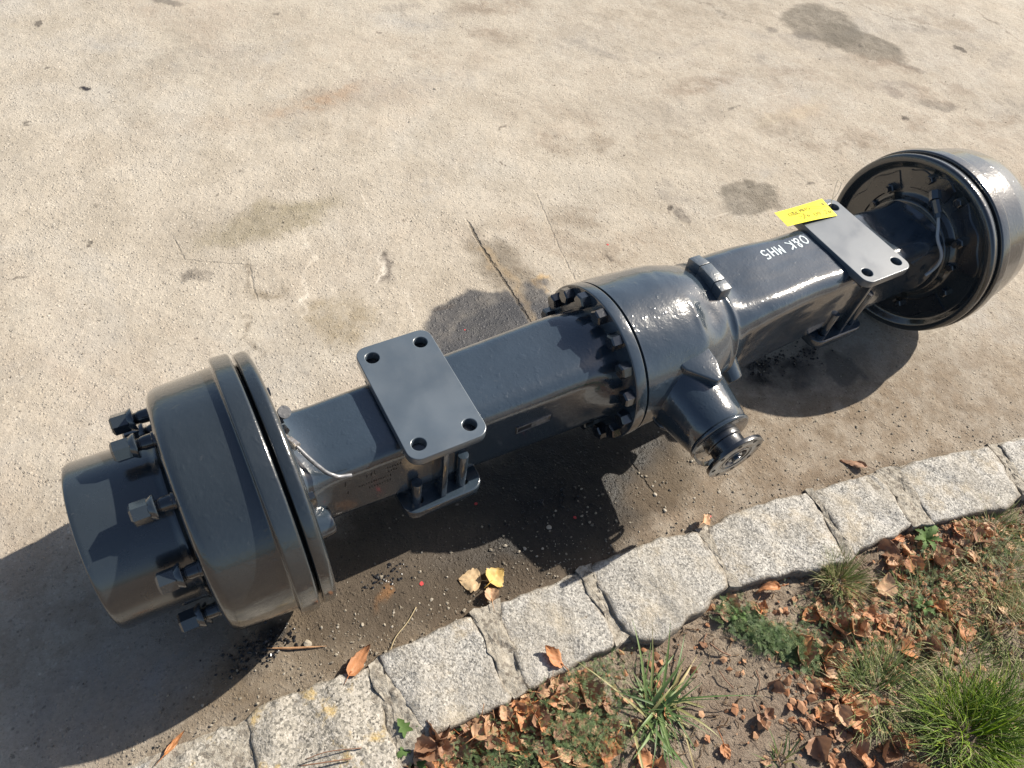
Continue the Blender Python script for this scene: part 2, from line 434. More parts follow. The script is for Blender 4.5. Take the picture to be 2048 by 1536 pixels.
col = t.mix(t.math('MULTIPLY', d1, t.math('MULTIPLY', expo2, .75)), col, (.095, .08, .066))
col = t.mix(t.rng(t.noise(.9, 6, .68, dist=.8), .50, .68, 0, .42), col, (.335, .262, .20))
col = t.mix(t.rng(t.noise(1.3, 6, .7, dist=1.2), .54, .70, 0, .45), col, (.335, .325, .305))
# pale scrapes, all dragged the same way over the yard
mp = t.new('ShaderNodeMapping'); mp.inputs['Rotation'].default_value = (0, 0, .95); mp.inputs['Scale'].default_value = (2.2, 60, 1)
t.l(P, mp.inputs['Vector'])
scr = t.math('MULTIPLY', t.rng(t.noise(1, 3, .6, vec=mp.outputs[0]), .66, .74), t.rng(t.noise(1.7, 3, .6), .50, .62))
col = t.mix(t.math('MULTIPLY', scr, .55), col, (.60, .55, .47))
pit = t.rng(t.noise(75, 3, .7), .28, .36, 1, 0)
col = t.mix(t.math('MULTIPLY', pit, .6), col, (.12, .10, .08))
brk = t.noise(60, 5, .72)
# stains, worked out further down on the fine mesh of the pavement: colour and how much of the bare concrete shows
sa = t.new('ShaderNodeAttribute', attribute_name='stain')
tr_ = sa.outputs['Alpha']
edge = t.math('MULTIPLY', t.math('MULTIPLY', tr_, t.math('SUBTRACT', 1, tr_)), t.math('MULTIPLY', t.math('SUBTRACT', brk, .5), 3.6))
cov = t.math('SUBTRACT', 1, t.math('ADD', tr_, edge, True), True)
tone = t.mix(.72, t.mix(1.0, sa.outputs['Color'], (1, 1, 1), 'MULTIPLY'), t.mix(1.0, sa.outputs['Color'], t.mix(1.0, col, (2.6, 2.9, 3.5), 'MULTIPLY'), 'MULTIPLY'))
col = t.mix(cov, col, tone)
wt = t.new('ShaderNodeAttribute', attribute_name='wet').outputs['Fac']
# cracks and saw cuts
cm = None
for path, wd, k in ((CR[0], .0040, .85), (CR[1], .0026, .18), (CR[2], .0024, .22), (CR[8], .003, .7)):
    for a, b in zip(path, path[1:]):
        e = [(a[0]+b[0])/2, (a[1]+b[1])/2, math.dist(a, b)/2*1.12, wd, math.atan2(b[1]-a[1], b[0]-a[0])]
        f = t.math('MULTIPLY', t.ellipse(w3, e, .55), k)
        cm = f if cm is None else t.math('MAXIMUM', cm, f)
cm = t.math('MULTIPLY', cm, t.rng(t.noise(45, 4, .7), .36, .5, .25, 1))
col = t.mix(t.math('MULTIPLY', cm, .85), col, (.055, .042, .028))
wetall = wt
rough = t.rng(wetall, 0, 1, .92, .30, False)
h = t.math('ADD', t.math('MULTIPLY', fine, .45), t.math('MULTIPLY', t.math('MULTIPLY', g1.outputs[2], m1), .30))
h = t.math('ADD', h, t.math('MULTIPLY', t.math('MULTIPLY', g2.outputs[2], m2), .22))
h = t.math('SUBTRACT', h, t.math('MULTIPLY', pit, .5))
h = t.math('ADD', h, t.math('MULTIPLY', mid, 1.0))
h = t.math('SUBTRACT', h, t.math('MULTIPLY', cm, 1.6))
t.set(Base_Color=col, Roughness=rough, Normal=t.bump(h, .75, .0058))
t.b.inputs['Specular IOR Level'].default_value = .4
CONCRETE = t.m

# ---- granite
t = NT('grey_granite'); t.pos()
va = t.voro(330, 'Color'); sep = t.new('ShaderNodeSeparateColor'); t.l(va, sep.inputs[0])
g = t.math('ADD', t.math('MULTIPLY', sep.outputs[0], .55), t.math('MULTIPLY', t.noise(170, 5, .8), .56))
oi = t.new('ShaderNodeObjectInfo')
col = t.ramp(g, [(.24, (.080, .078, .074)), (.42, (.245, .238, .222)), (.60, (.375, .362, .333)), (.85, (.54, .52, .48))])
col = t.mix(t.rng(t.noise(13, 5, .65), .47, .72, 0, .55), col, (.40, .325, .215))
col = t.mix(t.rng(t.noise(22, 5, .7, dist=.5), .52, .7, 0, .5), col, (.54, .525, .50))
col = t.mix(t.rng(t.noise(34, 5, .7, dist=.3), .60, .70, 0, .65), col, (.16, .155, .15))
col = t.mix(t.math('MULTIPLY', oi.outputs['Random'], .22), col, (.33, .31, .27))
hb = t.math('ADD', t.math('MULTIPLY', t.noise(230, 3, .7), .8), t.math('MULTIPLY', t.noise(45, 5, .65), 1.6))
col = t.mix(t.rng(t.noise(6, 6, .7, dist=.5), .46, .66, 0, .45), col, (.29, .262, .215))
ed = t.new('ShaderNodeAttribute', attribute_name='edge')
col = t.mix(t.math('MULTIPLY', t.rng(t.math('ADD', ed.outputs['Fac'], t.math('MULTIPLY', t.math('SUBTRACT', t.noise(40, 5, .7), .5), 1.4)), .35, 1.0), .75), col, (.165, .135, .10))
t.set(Base_Color=col, Roughness=.88, Normal=t.bump(hb, .8, .0042)); GRANITE = t.m
for nm, sx in (('yellowish', 1),):
    t2 = NT('granite_with_yellow_lichen'); t2.pos()
    va = t2.voro(300, 'Color'); sep = t2.new('ShaderNodeSeparateColor'); t2.l(va, sep.inputs[0])
    g = t2.math('ADD', t2.math('MULTIPLY', sep.outputs[0], .65), t2.math('MULTIPLY', t2.noise(210, 3, .7), .5))
    c2 = t2.ramp(g, [(.22, (.09, .085, .075)), (.40, (.225, .21, .18)), (.62, (.335, .31, .265)), (.90, (.46, .43, .38))])
    c2 = t2.mix(t2.rng(t2.noise(17, 5, .7), .55, .70, 0, .8), c2, (.48, .34, .12))
    c2 = t2.mix(t2.rng(t2.noise(30, 5, .7, dist=.4), .55, .7, 0, .6), c2, (.17, .16, .15))
    hb = t2.math('ADD', t2.math('MULTIPLY', t2.noise(230, 3, .7), .8), t2.math('MULTIPLY', t2.noise(45, 5, .65), 1.6))
    ed = t2.new('ShaderNodeAttribute', attribute_name='edge')
    c2 = t2.mix(t2.math('MULTIPLY', t2.rng(t2.math('ADD', ed.outputs['Fac'], t2.math('MULTIPLY', t2.math('SUBTRACT', t2.noise(40, 5, .7), .5), 1.4)), .35, 1.0), .7), c2, (.17, .14, .10))
    t2.set(Base_Color=c2, Roughness=.85, Normal=t2.bump(hb, .7, .0035)); GRANITE_Y = t2.m
t = NT('joint_mortar'); t.pos()
col = t.ramp(t.noise(90, 6, .7), [(.30, (.16, .14, .11)), (.48, (.33, .30, .25)), (.7, (.45, .42, .36))])
gsv = t.new('ShaderNodeSeparateColor'); t.l(t.voro(170, 'Color'), gsv.inputs[0])
col = t.mix(t.rng(gsv.outputs[0], .82, .9, 0, .7), col, (.13, .11, .09))
t.set(Base_Color=col, Roughness=.95, Normal=t.bump(t.noise(120, 5, .7), .9, .006)); MORTAR_M = t.m
# ---- soil
t = NT('dry_soil'); t.pos()
col = t.ramp(t.noise(35, 8, .75), [(.28, (.11, .083, .060)), (.48, (.27, .215, .160)), (.70, (.40, .335, .26))])
col = t.mix(t.rng(t.noise(5, 4, .6), .42, .62, 0, .6), col, (.19, .135, .10))
col = t.mix(t.rng(t.noise(190, 3, .7), .56, .70, 0, .55), col, (.40, .335, .255))
col = t.mix(t.rng(t.noise(120, 4, .7), .30, .42, .7, 0), col, (.05, .036, .026))
hh = t.math('ADD', t.noise(60, 8, .75), t.math('MULTIPLY', t.noise(230, 3, .7), .5))
t.set(Base_Color=col, Roughness=.97, Normal=t.bump(hh, 1.0, .012)); SOIL = t.m

def leafmat(name, cols, under):
    t = NT(name); t.pos(obj=True)
    oi = t.new('ShaderNodeObjectInfo')
    c = t.ramp(oi.outputs['Random'], [(i/(len(cols)-1), c) for i, c in enumerate(cols)])
    c = t.mix(t.rng(t.noise(90, 4, .6), .4, .7, 0, .5), c, tuple(x*.55 for x in cols[0]))
    uvn = t.new('ShaderNodeAttribute', attribute_name='vein')
    c = t.mix(t.math('MULTIPLY', uvn.outputs['Fac'], .55), c, tuple(min(1, x*1.5) for x in cols[1]))
    c = t.mix(t.rng(t.noise(220, 3, .7), .58, .72, 0, .6), c, tuple(x*.4 for x in cols[0]))
    ge = t.new('ShaderNodeNewGeometry')
    c = t.mix(t.math('MULTIPLY', ge.outputs['Backfacing'], .6), c, under)
    t.set(Base_Color=c, Roughness=.6, Normal=t.bump(t.noise(120, 3), .4, .0015))
    tr = t.new('ShaderNodeBsdfTranslucent'); t.l(c, tr.inputs[0])
    mx = t.new('ShaderNodeMixShader'); mx.inputs[0].default_value = .22
    t.l(t.b.outputs[0], mx.inputs[1]); t.l(tr.outputs[0], mx.inputs[2])
    t.l(mx.outputs[0], t.n['Material Output'].inputs[0])
    return t.m
LEAF_TAN = leafmat('dry_tan_leaf', [(.42, .20, .09), (.50, .275, .14), (.60, .39, .23), (.44, .205, .085)], (.52, .34, .21))
LEAF_RUST = leafmat('dry_russet_leaf', [(.40, .125, .034), (.47, .165, .044), (.31, .10, .036), (.50, .20, .055)], (.50, .26, .13))
LEAF_DARK = leafmat('old_brown_leaf', [(.17, .09, .055), (.22, .115, .07), (.26, .15, .095)], (.36, .21, .13))
LEAF_YELLOW = leafmat('yellow_leaf', [(.62, .40, .10), (.60, .36, .06)], (.62, .45, .18))
LEAF_PALE = leafmat('pale_leaf', [(.62, .43, .22), (.60, .42, .22)], (.6, .45, .28))
def grassmat(name, cols, rough=.6):
    t = NT(name); t.pos()
    at = t.new('ShaderNodeAttribute', attribute_name='tint')
    c = t.ramp(at.outputs['Fac'], [(i/(len(cols)-1), c) for i, c in enumerate(cols)])
    t.set(Base_Color=c, Roughness=rough)
    tr = t.new('ShaderNodeBsdfTranslucent'); t.l(c, tr.inputs[0])
    mx = t.new('ShaderNodeMixShader'); mx.inputs[0].default_value = .3
    t.l(t.b.outputs[0], mx.inputs[1]); t.l(tr.outputs[0], mx.inputs[2])
    t.l(mx.outputs[0], t.n['Material Output'].inputs[0])
    return t.m
GRASS_LUSH = grassmat('lush_grass', [(.045, .085, .008), (.10, .175, .010), (.19, .29, .014), (.30, .32, .04)])
GRASS_DULL = grassmat('dull_grass', [(.09, .135, .038), (.165, .225, .07), (.27, .30, .12), (.52, .45, .27)])
GRASS_BROAD = grassmat('broad_grass', [(.07, .13, .042), (.12, .20, .065), (.18, .26, .09), (.42, .34, .16)], .5)
WEED = grassmat('low_weed', [(.055, .10, .036), (.10, .165, .060), (.15, .22, .085), (.24, .26, .11)])
ROSETTE = grassmat('rosette_leaf', [(.05, .10, .025), (.08, .15, .035), (.11, .19, .05), (.2, .22, .07)], .75)
STRAW = grassmat('dry_straw', [(.16, .10, .06), (.30, .21, .13), (.46, .36, .24)], .7)
t = NT('pebble'); oi = t.new('ShaderNodeObjectInfo')
t.set(Base_Color=t.ramp(oi.outputs['Random'], [(0, (.30, .26, .20)), (.5, (.38, .34, .28)), (1, (.24, .22, .20))]), Roughness=.8); PEB = t.m
t = NT('loose_grit'); 
at = t.new('ShaderNodeAttribute', attribute_name='tint')
t.set(Base_Color=t.ramp(at.outputs['Fac'], [(0, (.10, .085, .07)), (.35, (.22, .19, .145)), (.7, (.28, .245, .19)), (1, (.36, .325, .27))]), Roughness=.85); GRIT = t.m
t = NT('red_paint_fleck'); t.set(Base_Color=(.48, .05, .05), Roughness=.6); RED = t.m

# ================================================================ setting: pavement, soil
rng = random.Random(7)
nrng = np.random.default_rng(11)
def edge_y(path, x):
    if x <= path[0][0]: return path[0][1]
    for a, b in zip(path, path[1:]):
        if x <= b[0]: return a[1] + (b[1]-a[1])*(x-a[0])/(b[0]-a[0])
    a, b = path[-2], path[-1]
    return b[1] + (b[1]-a[1])/(b[0]-a[0])*(min(x, 12)-b[0])
LOWX = [[-1.6, -.40], [-1.15, -.41]] + LOW
UPX = [[-1.6, -.245], [-1.2, -.255]] + UP
def mid_y(x): return .5*(edge_y(UPX, x)+edge_y(LOWX, x))
xs = [-80, -40, -20, -10, -5, -3, -2.2] + list(np.arange(-1.8, 3.6, .06)) + [4.2, 5, 7, 10, 15, 25, 45, 80]
def strip(name, sign, vs, zfn, mat, xs=xs):
    v = []; f = []
    n = len(vs)
    for x in xs:
        y0 = mid_y(x)
        for d in vs:
            v.append((x, y0+sign*d, zfn(x, y0+sign*d, d)))
    for i in range(len(xs)-1):
        for k in range(n-1):
            a = i*n+k
            f.append((a, a+1, a+n+1, a+n) if sign < 0 else (a, a+n, a+n+1, a+1))
    me = bpy.data.meshes.new(name); me.from_pydata(v, [], f)
    return finish(me, mat, True, None)
def vnoise(x, y, seed=0, oct_=4, gain=.55):
    """value noise on arrays, about -1..1"""
    out = np.zeros_like(x); amp = 1; tot = 0
    for o in range(oct_):
        xi = np.floor(x).astype(np.int64); yi = np.floor(y).astype(np.int64)
        fx = x-xi; fy = y-yi
        fx = fx*fx*fx*(fx*(fx*6-15)+10); fy = fy*fy*fy*(fy*(fy*6-15)+10)
        def hs(a, c_):
            n_ = (a*374761393 + c_*668265263 + (seed+o*17)*2147483647) & 0xffffffff
            n_ = ((n_ ^ (n_ >> 13))*1274126177) & 0xffffffff
            return ((n_ ^ (n_ >> 16)) & 0xffff)/32767.5-1
        v_ = (hs(xi, yi)*(1-fx)+hs(xi+1, yi)*fx)*(1-fy)+(hs(xi, yi+1)*(1-fx)+hs(xi+1, yi+1)*fx)*fy
        out += amp*v_; tot += amp; amp *= gain; x = x*2.03+7.1; y = y*2.03+3.7
    return out/tot
gx = np.concatenate([[-80, -40, -20, -10, -5, -3, -2.2], np.arange(-1.7, 3.0, .0065), [3.2, 3.6, 4.2, 5, 7, 10, 15, 25, 45, 80]])
gd = np.concatenate([np.arange(0, 2.75, .0065), [2.9, 3.2, 4, 5, 7, 10, 16, 30, 80]])
my = np.array([mid_y(x) for x in gx])
PX_, PD_ = np.meshgrid(gx, gd, indexing='ij')
PY_ = my[:, None]+PD_
nearm = ((np.abs(PX_) < 3.1) & (PD_ < 2.8)).astype(float)
up_y = np.array([edge_y(UPX, x) for x in gx])[:, None]
road = np.clip((PY_-up_y-.004)/.06, 0, 1)
PZ_ = nearm*road*(.0014*vnoise(PX_*5, PY_*5, 3)+.0012*vnoise(PX_*40, PY_*40, 5, 3)+.0010*vnoise(PX_*110, PY_*110, 8, 2))
gap_ = np.exp(-((PY_-up_y-.004)/.010)**2)
PZ_ -= .003*gap_*nearm
# stains
wx_ = PX_+.050*vnoise(PX_*9, PY_*9, 21)+.013*vnoise(PX_*38, PY_*38, 22); wy_ = PY_+.050*vnoise(PX_*9, PY_*9, 31)+.013*vnoise(PX_*38, PY_*38, 32)
brk_ = vnoise(PX_*26, PY_*26, 41, 5, .65)
A_ = np.zeros(PX_.shape+(3,)); T_ = np.ones_like(PX_); wet_ = np.zeros_like(PX_)
def stain(key, c, k, soft=.2, broken=0.0, e=None, wet=0):
    global A_, T_, wet_
    e = e or ST[key]
    ca, sa_ = math.cos(e[4]), math.sin(e[4])
    dx, dy = wx_-e[0], wy_-e[1]
    d_ = np.hypot((dx*ca+dy*sa_)/e[2], (-dx*sa_+dy*ca)/e[3])
    f = np.clip((1+soft-d_)/(2*soft), 0, 1); f = f*f*(3-2*f)
    if broken: f = f*(1-broken*np.clip(.5-brk_*2.2, 0, 1))
    f = f*k
    A_ = A_*(1-f[..., None])+np.array(c)*f[..., None]; T_ = T_*(1-f)
    if wet: wet_ = np.maximum(wet_, f*wet)
    else: wet_ = wet_*(1-f*.3)
for key, c, k, so, br_ in (('lt1', (.46, .40, .30), .55, .6, 0), ('lt2', (.45, .40, .32), .4, .5, .4), ('lt3', (.44, .40, .33), .45, .5, .4),
    ('s16', (.24, .205, .16), .45, .7, .6), ('s15', (.28, .255, .215), .40, .8, .5), ('s17', (.26, .205, .155), .45, .7, .4), ('rust4', (.36, .22, .12), .35, .7, .7),
    ('s9', (.215, .185, .115), .70, .35, .3), ('s14', (.22, .175, .105), .6, .4, .4), ('s8', (.19, .16, .125), .55, .5, .6), ('s21', (.27, .26, .24), .4, .6, .4)):
    stain(key, c, k, so, br_)
stain(None, (.27, .222, .170), .50, .8, .5, e=[1.0, .05, 1.3, .45, -.1])
stain(None, (.28, .235, .185), .40, .8, .5, e=[1.8, .9, 1.2, .55, -.3])
for key in ('s1', 's2', 's2b'): stain(key, (.115, .100, .078), .80, .14, .2)
for key in ('s3', 's4', 's5', 's7', 's20', 's10'): stain(key, (.115, .10, .085), .75, .3, .4)
stain('s6', (.12, .12, .13), .55, .5, .7); stain('s11', (.15, .12, .08), .75, .5, .7)
stain('s12', (.08, .07, .06), .85, .12); stain('s13', (.015, .015, .02), .97, .15); stain('s19', (.09, .08, .07), .8, .3, .3)
# more rusty and muddy blotches towards the right and the top
sr = random.Random(8)
for k in range(46):
    x_ = sr.uniform(.0, 2.9); y_ = sr.uniform(.35, 2.0)
    stain(None, sr.choice(((.20, .155, .115), (.24, .195, .15), (.22, .20, .175), (.18, .14, .10))), sr.uniform(.3, .65), .6, .6, e=[x_, y_, sr.uniform(.04, .20), sr.uniform(.02, .07), sr.uniform(2.2, 3.4)])
for k in range(26):
    x_ = sr.uniform(-1.2, .4); y_ = sr.uniform(.35, 2.2)
    stain(None, sr.choice(((.27, .235, .19), (.30, .25, .195), (.50, .45, .37), (.30, .285, .26))), sr.uniform(.15, .4), .7, .6, e=[x_, y_, sr.uniform(.05, .25), sr.uniform(.03, .09), sr.uniform(2.4, 3.6)])
for k in range(60):
    x_ = sr.uniform(-1.2, 2.9); y_ = sr.uniform(.3, 2.3); r_ = sr.uniform(.003, .011)
    stain(None, (.06, .05, .042), .85, .35, .3, e=[x_, y_, r_*sr.uniform(1, 2.5), r_*.7, sr.uniform(2, 3.4)])
stain(None, (.235, .185, .135), .65, .7, .45, e=[-1.15, .02, .42, .22, .05])  # brown staining, also paints a warmer shade where the near drum's shadow falls
# broad brown band along the kerb and oil soaked ground below the axle, painted darker to deepen its shadow
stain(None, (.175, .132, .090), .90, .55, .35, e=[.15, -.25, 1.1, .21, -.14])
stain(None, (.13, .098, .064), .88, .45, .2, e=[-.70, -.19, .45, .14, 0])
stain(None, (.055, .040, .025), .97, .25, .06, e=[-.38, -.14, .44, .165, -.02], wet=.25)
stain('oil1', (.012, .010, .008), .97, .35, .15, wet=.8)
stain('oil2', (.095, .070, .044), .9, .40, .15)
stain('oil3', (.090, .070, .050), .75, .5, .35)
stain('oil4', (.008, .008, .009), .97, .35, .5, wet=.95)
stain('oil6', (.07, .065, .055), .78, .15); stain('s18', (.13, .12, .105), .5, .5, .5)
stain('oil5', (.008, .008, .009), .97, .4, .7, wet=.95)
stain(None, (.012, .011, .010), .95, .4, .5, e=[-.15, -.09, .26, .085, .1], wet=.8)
stain('g1', (.27, .265, .255), .4, .5, .6); stain('g2', (.28, .27, .26), .4, .5, .5)
for key, cc in (('rust1', (.34, .15, .04)), ('rust2', (.34, .2, .05)), ('rust3', (.5, .33, .14))): stain(key, cc, .85, .5, .6)
stain('brown', (.14, .115, .085), .8, .4, .2)
for e_, so in ((ST['wet'], .07), (ST['wet2'], .16), ([-.16, .27, .20, .14, 0.1], .08), ([-.33, .25, .10, .10, 0.1], .08)): stain(None, (.040, .041, .046), .92, so, .12, e=e_, wet=.80)
for x0, y0, x1, y1, w_, c_ in ((-.348, .664, -.371, .556, .005, (.62, .57, .49)), (-.331, .655, -.352, .585, .010, (.10, .085, .075)), (-.287, .913, -.300, .826, .005, (.60, .55, .47)), (-.321, .526, -.344, .443, .005, (.60, .55, .47)),
        (-.454, .864, -.527, .649, .005, (.56, .51, .43)), (-.527, .649, -.568, .52, .006, (.58, .53, .45)), (-.36, .711, -.345, .711, .007, (.06, .05, .045)), (-.345, .655, -.325, .648, .010, (.07, .06, .05)), (-.24, .778, -.225, .778, .006, (.08, .065, .05))):
    stain(None, c_, .75, .5, .5, e=[(x0+x1)/2, (y0+y1)/2, math.hypot(x1-x0, y1-y0)/2, w_, math.atan2(y1-y0, x1-x0)])
for pth in (5, 6, 7, 9, 4, 3):
    for a, c_ in zip(CR[pth], CR[pth][1:]):
        stain(None, (.09, .07, .05), .55, .6, .5, e=[(a[0]+c_[0])/2, (a[1]+c_[1])/2, math.dist(a, c_)/2*1.1, .0065, math.atan2(c_[1]-a[1], c_[0]-a[0])])
for a, c_ in zip(CR[0][1:], CR[0][2:]):
    stain(None, (.30, .225, .135), .6, .5, .4, e=[(a[0]+c_[0])/2+.008, (a[1]+c_[1])/2, math.dist(a, c_)/2*1.05, .013, math.atan2(c_[1]-a[1], c_[0]-a[0])])
stain(None, (.07, .052, .034), .75, .7, .6, e=None) if False else None
dirt_ = np.exp(-np.clip(PY_-up_y, 0, None)/.018)*nearm*np.clip(.55+brk_, 0, 1)*.75
A_ = A_*(1-dirt_[..., None])+np.array((.12, .09, .062))*dirt_[..., None]; T_ = T_*(1-dirt_)
A_ = A_/np.clip(1-T_, 1e-4, None)[..., None]
ni, nd = PX_.shape
me = bpy.data.meshes.new('concrete_pavement')
idx = np.arange(ni*nd).reshape(ni, nd)
fq = np.stack([idx[:-1, :-1], idx[1:, :-1], idx[1:, 1:], idx[:-1, 1:]], -1).reshape(-1, 4)
me.vertices.add(ni*nd); me.vertices.foreach_set('co', np.stack([PX_, PY_, PZ_], -1).astype(np.float32).ravel())
me.loops.add(fq.size); me.loops.foreach_set('vertex_index', fq.astype(np.int32).ravel())
me.polygons.add(len(fq)); me.polygons.foreach_set('loop_start', np.arange(0, fq.size, 4, dtype=np.int32))
me.update(calc_edges=True)
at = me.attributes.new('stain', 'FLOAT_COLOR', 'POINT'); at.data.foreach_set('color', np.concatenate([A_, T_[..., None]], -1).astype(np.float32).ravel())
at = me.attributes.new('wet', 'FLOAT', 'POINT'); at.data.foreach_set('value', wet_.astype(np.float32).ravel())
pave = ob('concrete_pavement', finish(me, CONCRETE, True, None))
tag(pave, kind='structure')
def soil_z(x, y, d=None):
    if d is None: d = mid_y(x)-y
    z = -.017
    if abs(x) < 3 and d < 3:
        z += .011*noise.noise(Vector((x*7, y*7, 3))) + .006*noise.noise(Vector((x*22, y*22, 9))) + .004*noise.noise(Vector((x*60, y*60, 5)))
        z += .012*max(0, min(1, (d-.25)/.6))
        z = min(z, -.004)
    return z
sxs = [-80, -40, -15, -6, -3, -2] + list(np.arange(-1.4, 1.8, .012)) + [2.2, 3, 5, 8, 15, 40, 80]
soil = ob('soil', strip('soil', -1, list(np.arange(0, 1.1, .012)) + [1.2, 1.5, 2, 3, 5, 10, 25, 80], soil_z, SOIL, sxs))
tag(soil, kind='structure')

# ================================================================ kerb of granite stones
kerb = tag(empty('granite_kerb', (0, -.38, 0)), 'low kerb of rough grey granite stones curving along the edge of the concrete', 'kerb')
def resample(poly, step):
    out = []
    n = len(poly)
    for i in range(n):
        a, b = Vector(poly[i]), Vector(poly[(i+1) % n])
        k = max(1, int((b-a).length/step))
        out += [a+(b-a)*j/k for j in range(k)]
    return out
def stone_mesh(name, poly, top, depth, mat, seed, edge=.008, jit=.0022, rough=.0035, grow=1.038):
    c = Vector((sum(p[0] for p in poly)/len(poly), sum(p[1] for p in poly)/len(poly)))
    poly = [tuple(c+(Vector(p)-c)*grow) for p in poly]
    P = resample(poly, .010)
    P = [p + Vector((noise.noise(Vector((p.x*40, p.y*40, seed))), noise.noise(Vector((p.x*40, p.y*40, seed+9)))))*jit*2.2
           + Vector((noise.noise(Vector((p.x*140, p.y*140, seed))), noise.noise(Vector((p.x*140, p.y*140, seed+4)))))*jit for p in P]
    n = len(P)
    rings = [(1.0, -depth, 0), (1.0, top-edge, .4), (1-.25*edge/.1, top-edge*.35, .7), (1-.75*edge/.1, top-.0008, 1)] + [(k, top, 1) for k in (.86, .76, .65, .53, .40, .27, .13)]
    v = []; f = []
    tx, ty = noise.noise(Vector((seed, 1, 2)))*.03, noise.noise(Vector((seed, 5, 2)))*.03
    for k, z, rr in rings:
        for p in P:
            q = c+(p-c)*k
            dz = rr*(rough*1.5*noise.noise(Vector((q.x*14, q.y*14, seed)))+rough*.8*noise.noise(Vector((q.x*45, q.y*45, seed)))+rough*.45*noise.noise(Vector((q.x*120, q.y*120, seed))))
            dz += rr*((q.x-c.x)*tx+(q.y-c.y)*ty)
            v.append((q.x-c.x, q.y-c.y, z+dz))
    for r in range(len(rings)-1):
        for i in range(n):
            j = (i+1) % n
            f.append((r*n+i, r*n+j, (r+1)*n+j, (r+1)*n+i))
    v.append((0, 0, top+rough*noise.noise(Vector((c.x*14, c.y*14, seed)))))
    b = (len(rings)-1)*n
    for i in range(n): f.append((b+i, b+(i+1) % n, len(v)-1))
    me = mesh(name, v, f, mat, True, 60)
    at = me.attributes.new('edge', 'FLOAT', 'POINT')
    ev = [1 if r_ < 2 else (.9, .55, .28, .10)[r_-2] if r_ < 6 else 0 for r_ in range(len(rings)) for _ in range(n)]+[0]
    at.data.foreach_set('value', ev[:len(me.vertices)])
    return me, c
SL = {1: 'grey granite stone with an orange yellow lichen streak', 4: 'broad grey granite stone with a tan right edge', 7: 'pale clean granite stone'}
# the last stones leave the frame; the row simply goes on beyond it
extra = [[[1.262, -.561], [1.50, -.60], [1.44, -.72], [1.19, -.676]], [[-1.36, -.26], [-1.10, -.266], [-1.165, -.36], [-1.36, -.37]]]
for i, st in enumerate(STONES + extra):
    me, c = stone_mesh('kerb_stone', st, [.002, .007, .008, .006, .008, .007, .006, .008, .006, .006, .006, .003][i], .06, GRANITE_Y if i in (0, 1) else GRANITE, i*3.7+1, rough=.005 if i in (1, 6) else .0035)
    o = ob('kerb_stone', me, kerb, (c.x, c.y+.38, 0), label=SL.get(i))
for i, st in enumerate(MORTAR):
    me, c = stone_mesh('joint_filling', st, [.000, .006, .007, .006, .006, .006, .005, .005][i], .05, MORTAR_M, i*5.1+40, edge=.0025, jit=.003, rough=.006, grow=1.10)
    ob('joint_filling', me, kerb, (c.x, c.y+.38, 0))
# mortar bed the stones sit in
v = []; f = []
bx = list(np.arange(-1.35, 1.5, .012))
for x in bx:
    a, b = edge_y(UPX, x)+.004, edge_y(LOWX, x)-.002
    a += .006*noise.noise(Vector((x*25, 1, 1))); b += .007*noise.noise(Vector((x*25, 7, 1)))
    for k in range(17):
        t_ = k/16
        y = a+(b-a)*t_
        z = (.0015 if t_ < .6 else .0015-.005*(t_-.6)/.4) + .003*noise.noise(Vector((x*30, y*30, 2)))+.002*noise.noise(Vector((x*90, y*90, 2)))
        if k == 0: z = -.006
        if k == 16: z = -.035
        if k == 15: z -= .008
        v.append((x, y+.38, z))
for i in range(len(bx)-1):
    for k in range(16):
        a = i*17+k
        f.append((a, a+1, a+18, a+17))
ob('mortar_bed', mesh('mortar_bed', v, f, MORTAR_M, True, None), kerb)

# ================================================================ the axle
axle = tag(empty('drive_axle', (0, 0, 0)), 'glossy dark grey excavator drive axle lying on the concrete', 'axle')
Z = (0, 0, AZ)
def part(name, me, rot=(0, 0, 0), loc=Z, parent=None, label=None):
    return ob(name, me, parent or axle, loc, rot, label)

FAR_PIPE = NT('pale_painted_pipe'); FAR_PIPE.set(Base_Color=(.30, .34, .38), Roughness=.35); FAR_PIPE = FAR_PIPE.m
# ---- near tube (between the near brake and the bolted flange)
def lerp(a, b, k): return a+(b-a)*k
def boxsec(x):       # half width, half height, corner of the tube
    ax = abs(x)
    k = max(0, min(1, (.75-ax)/.55))
    return lerp(.077, .088, k), lerp(.077, .099, k), lerp(.026, .036, k)
secs = []
for x in [-.772, -.768, -.764, -.758, -.750, -.740, -.728, -.715, -.70] + list(np.arange(-.68, -.34, .02)) + [-.33, -.31, -.29, -.27, -.25, -.235, -.22, -.208, -.198, -.19, -.184, -.178, -.172, -.166, -.160]:
    w, h, c = boxsec(x)
    base = rbox(w, h, c)
    if x < -.70:
        k = (-.70-x)/.072
        fn = blend(base, circ(.118), k**2.6*.9+.1*k)
    elif x > -.27:
        k = (x+.27)/.11
        fn = blend(base, circ(.113), sm(k)**1.5)
    else: fn = base
    secs.append((x, 0, 0, fn))
part('axle_tube', MB().add(*loft_data(secs, 120)).mesh('axle_tube', PAINT, True, 60), label='box shaped axle tube on the near side')
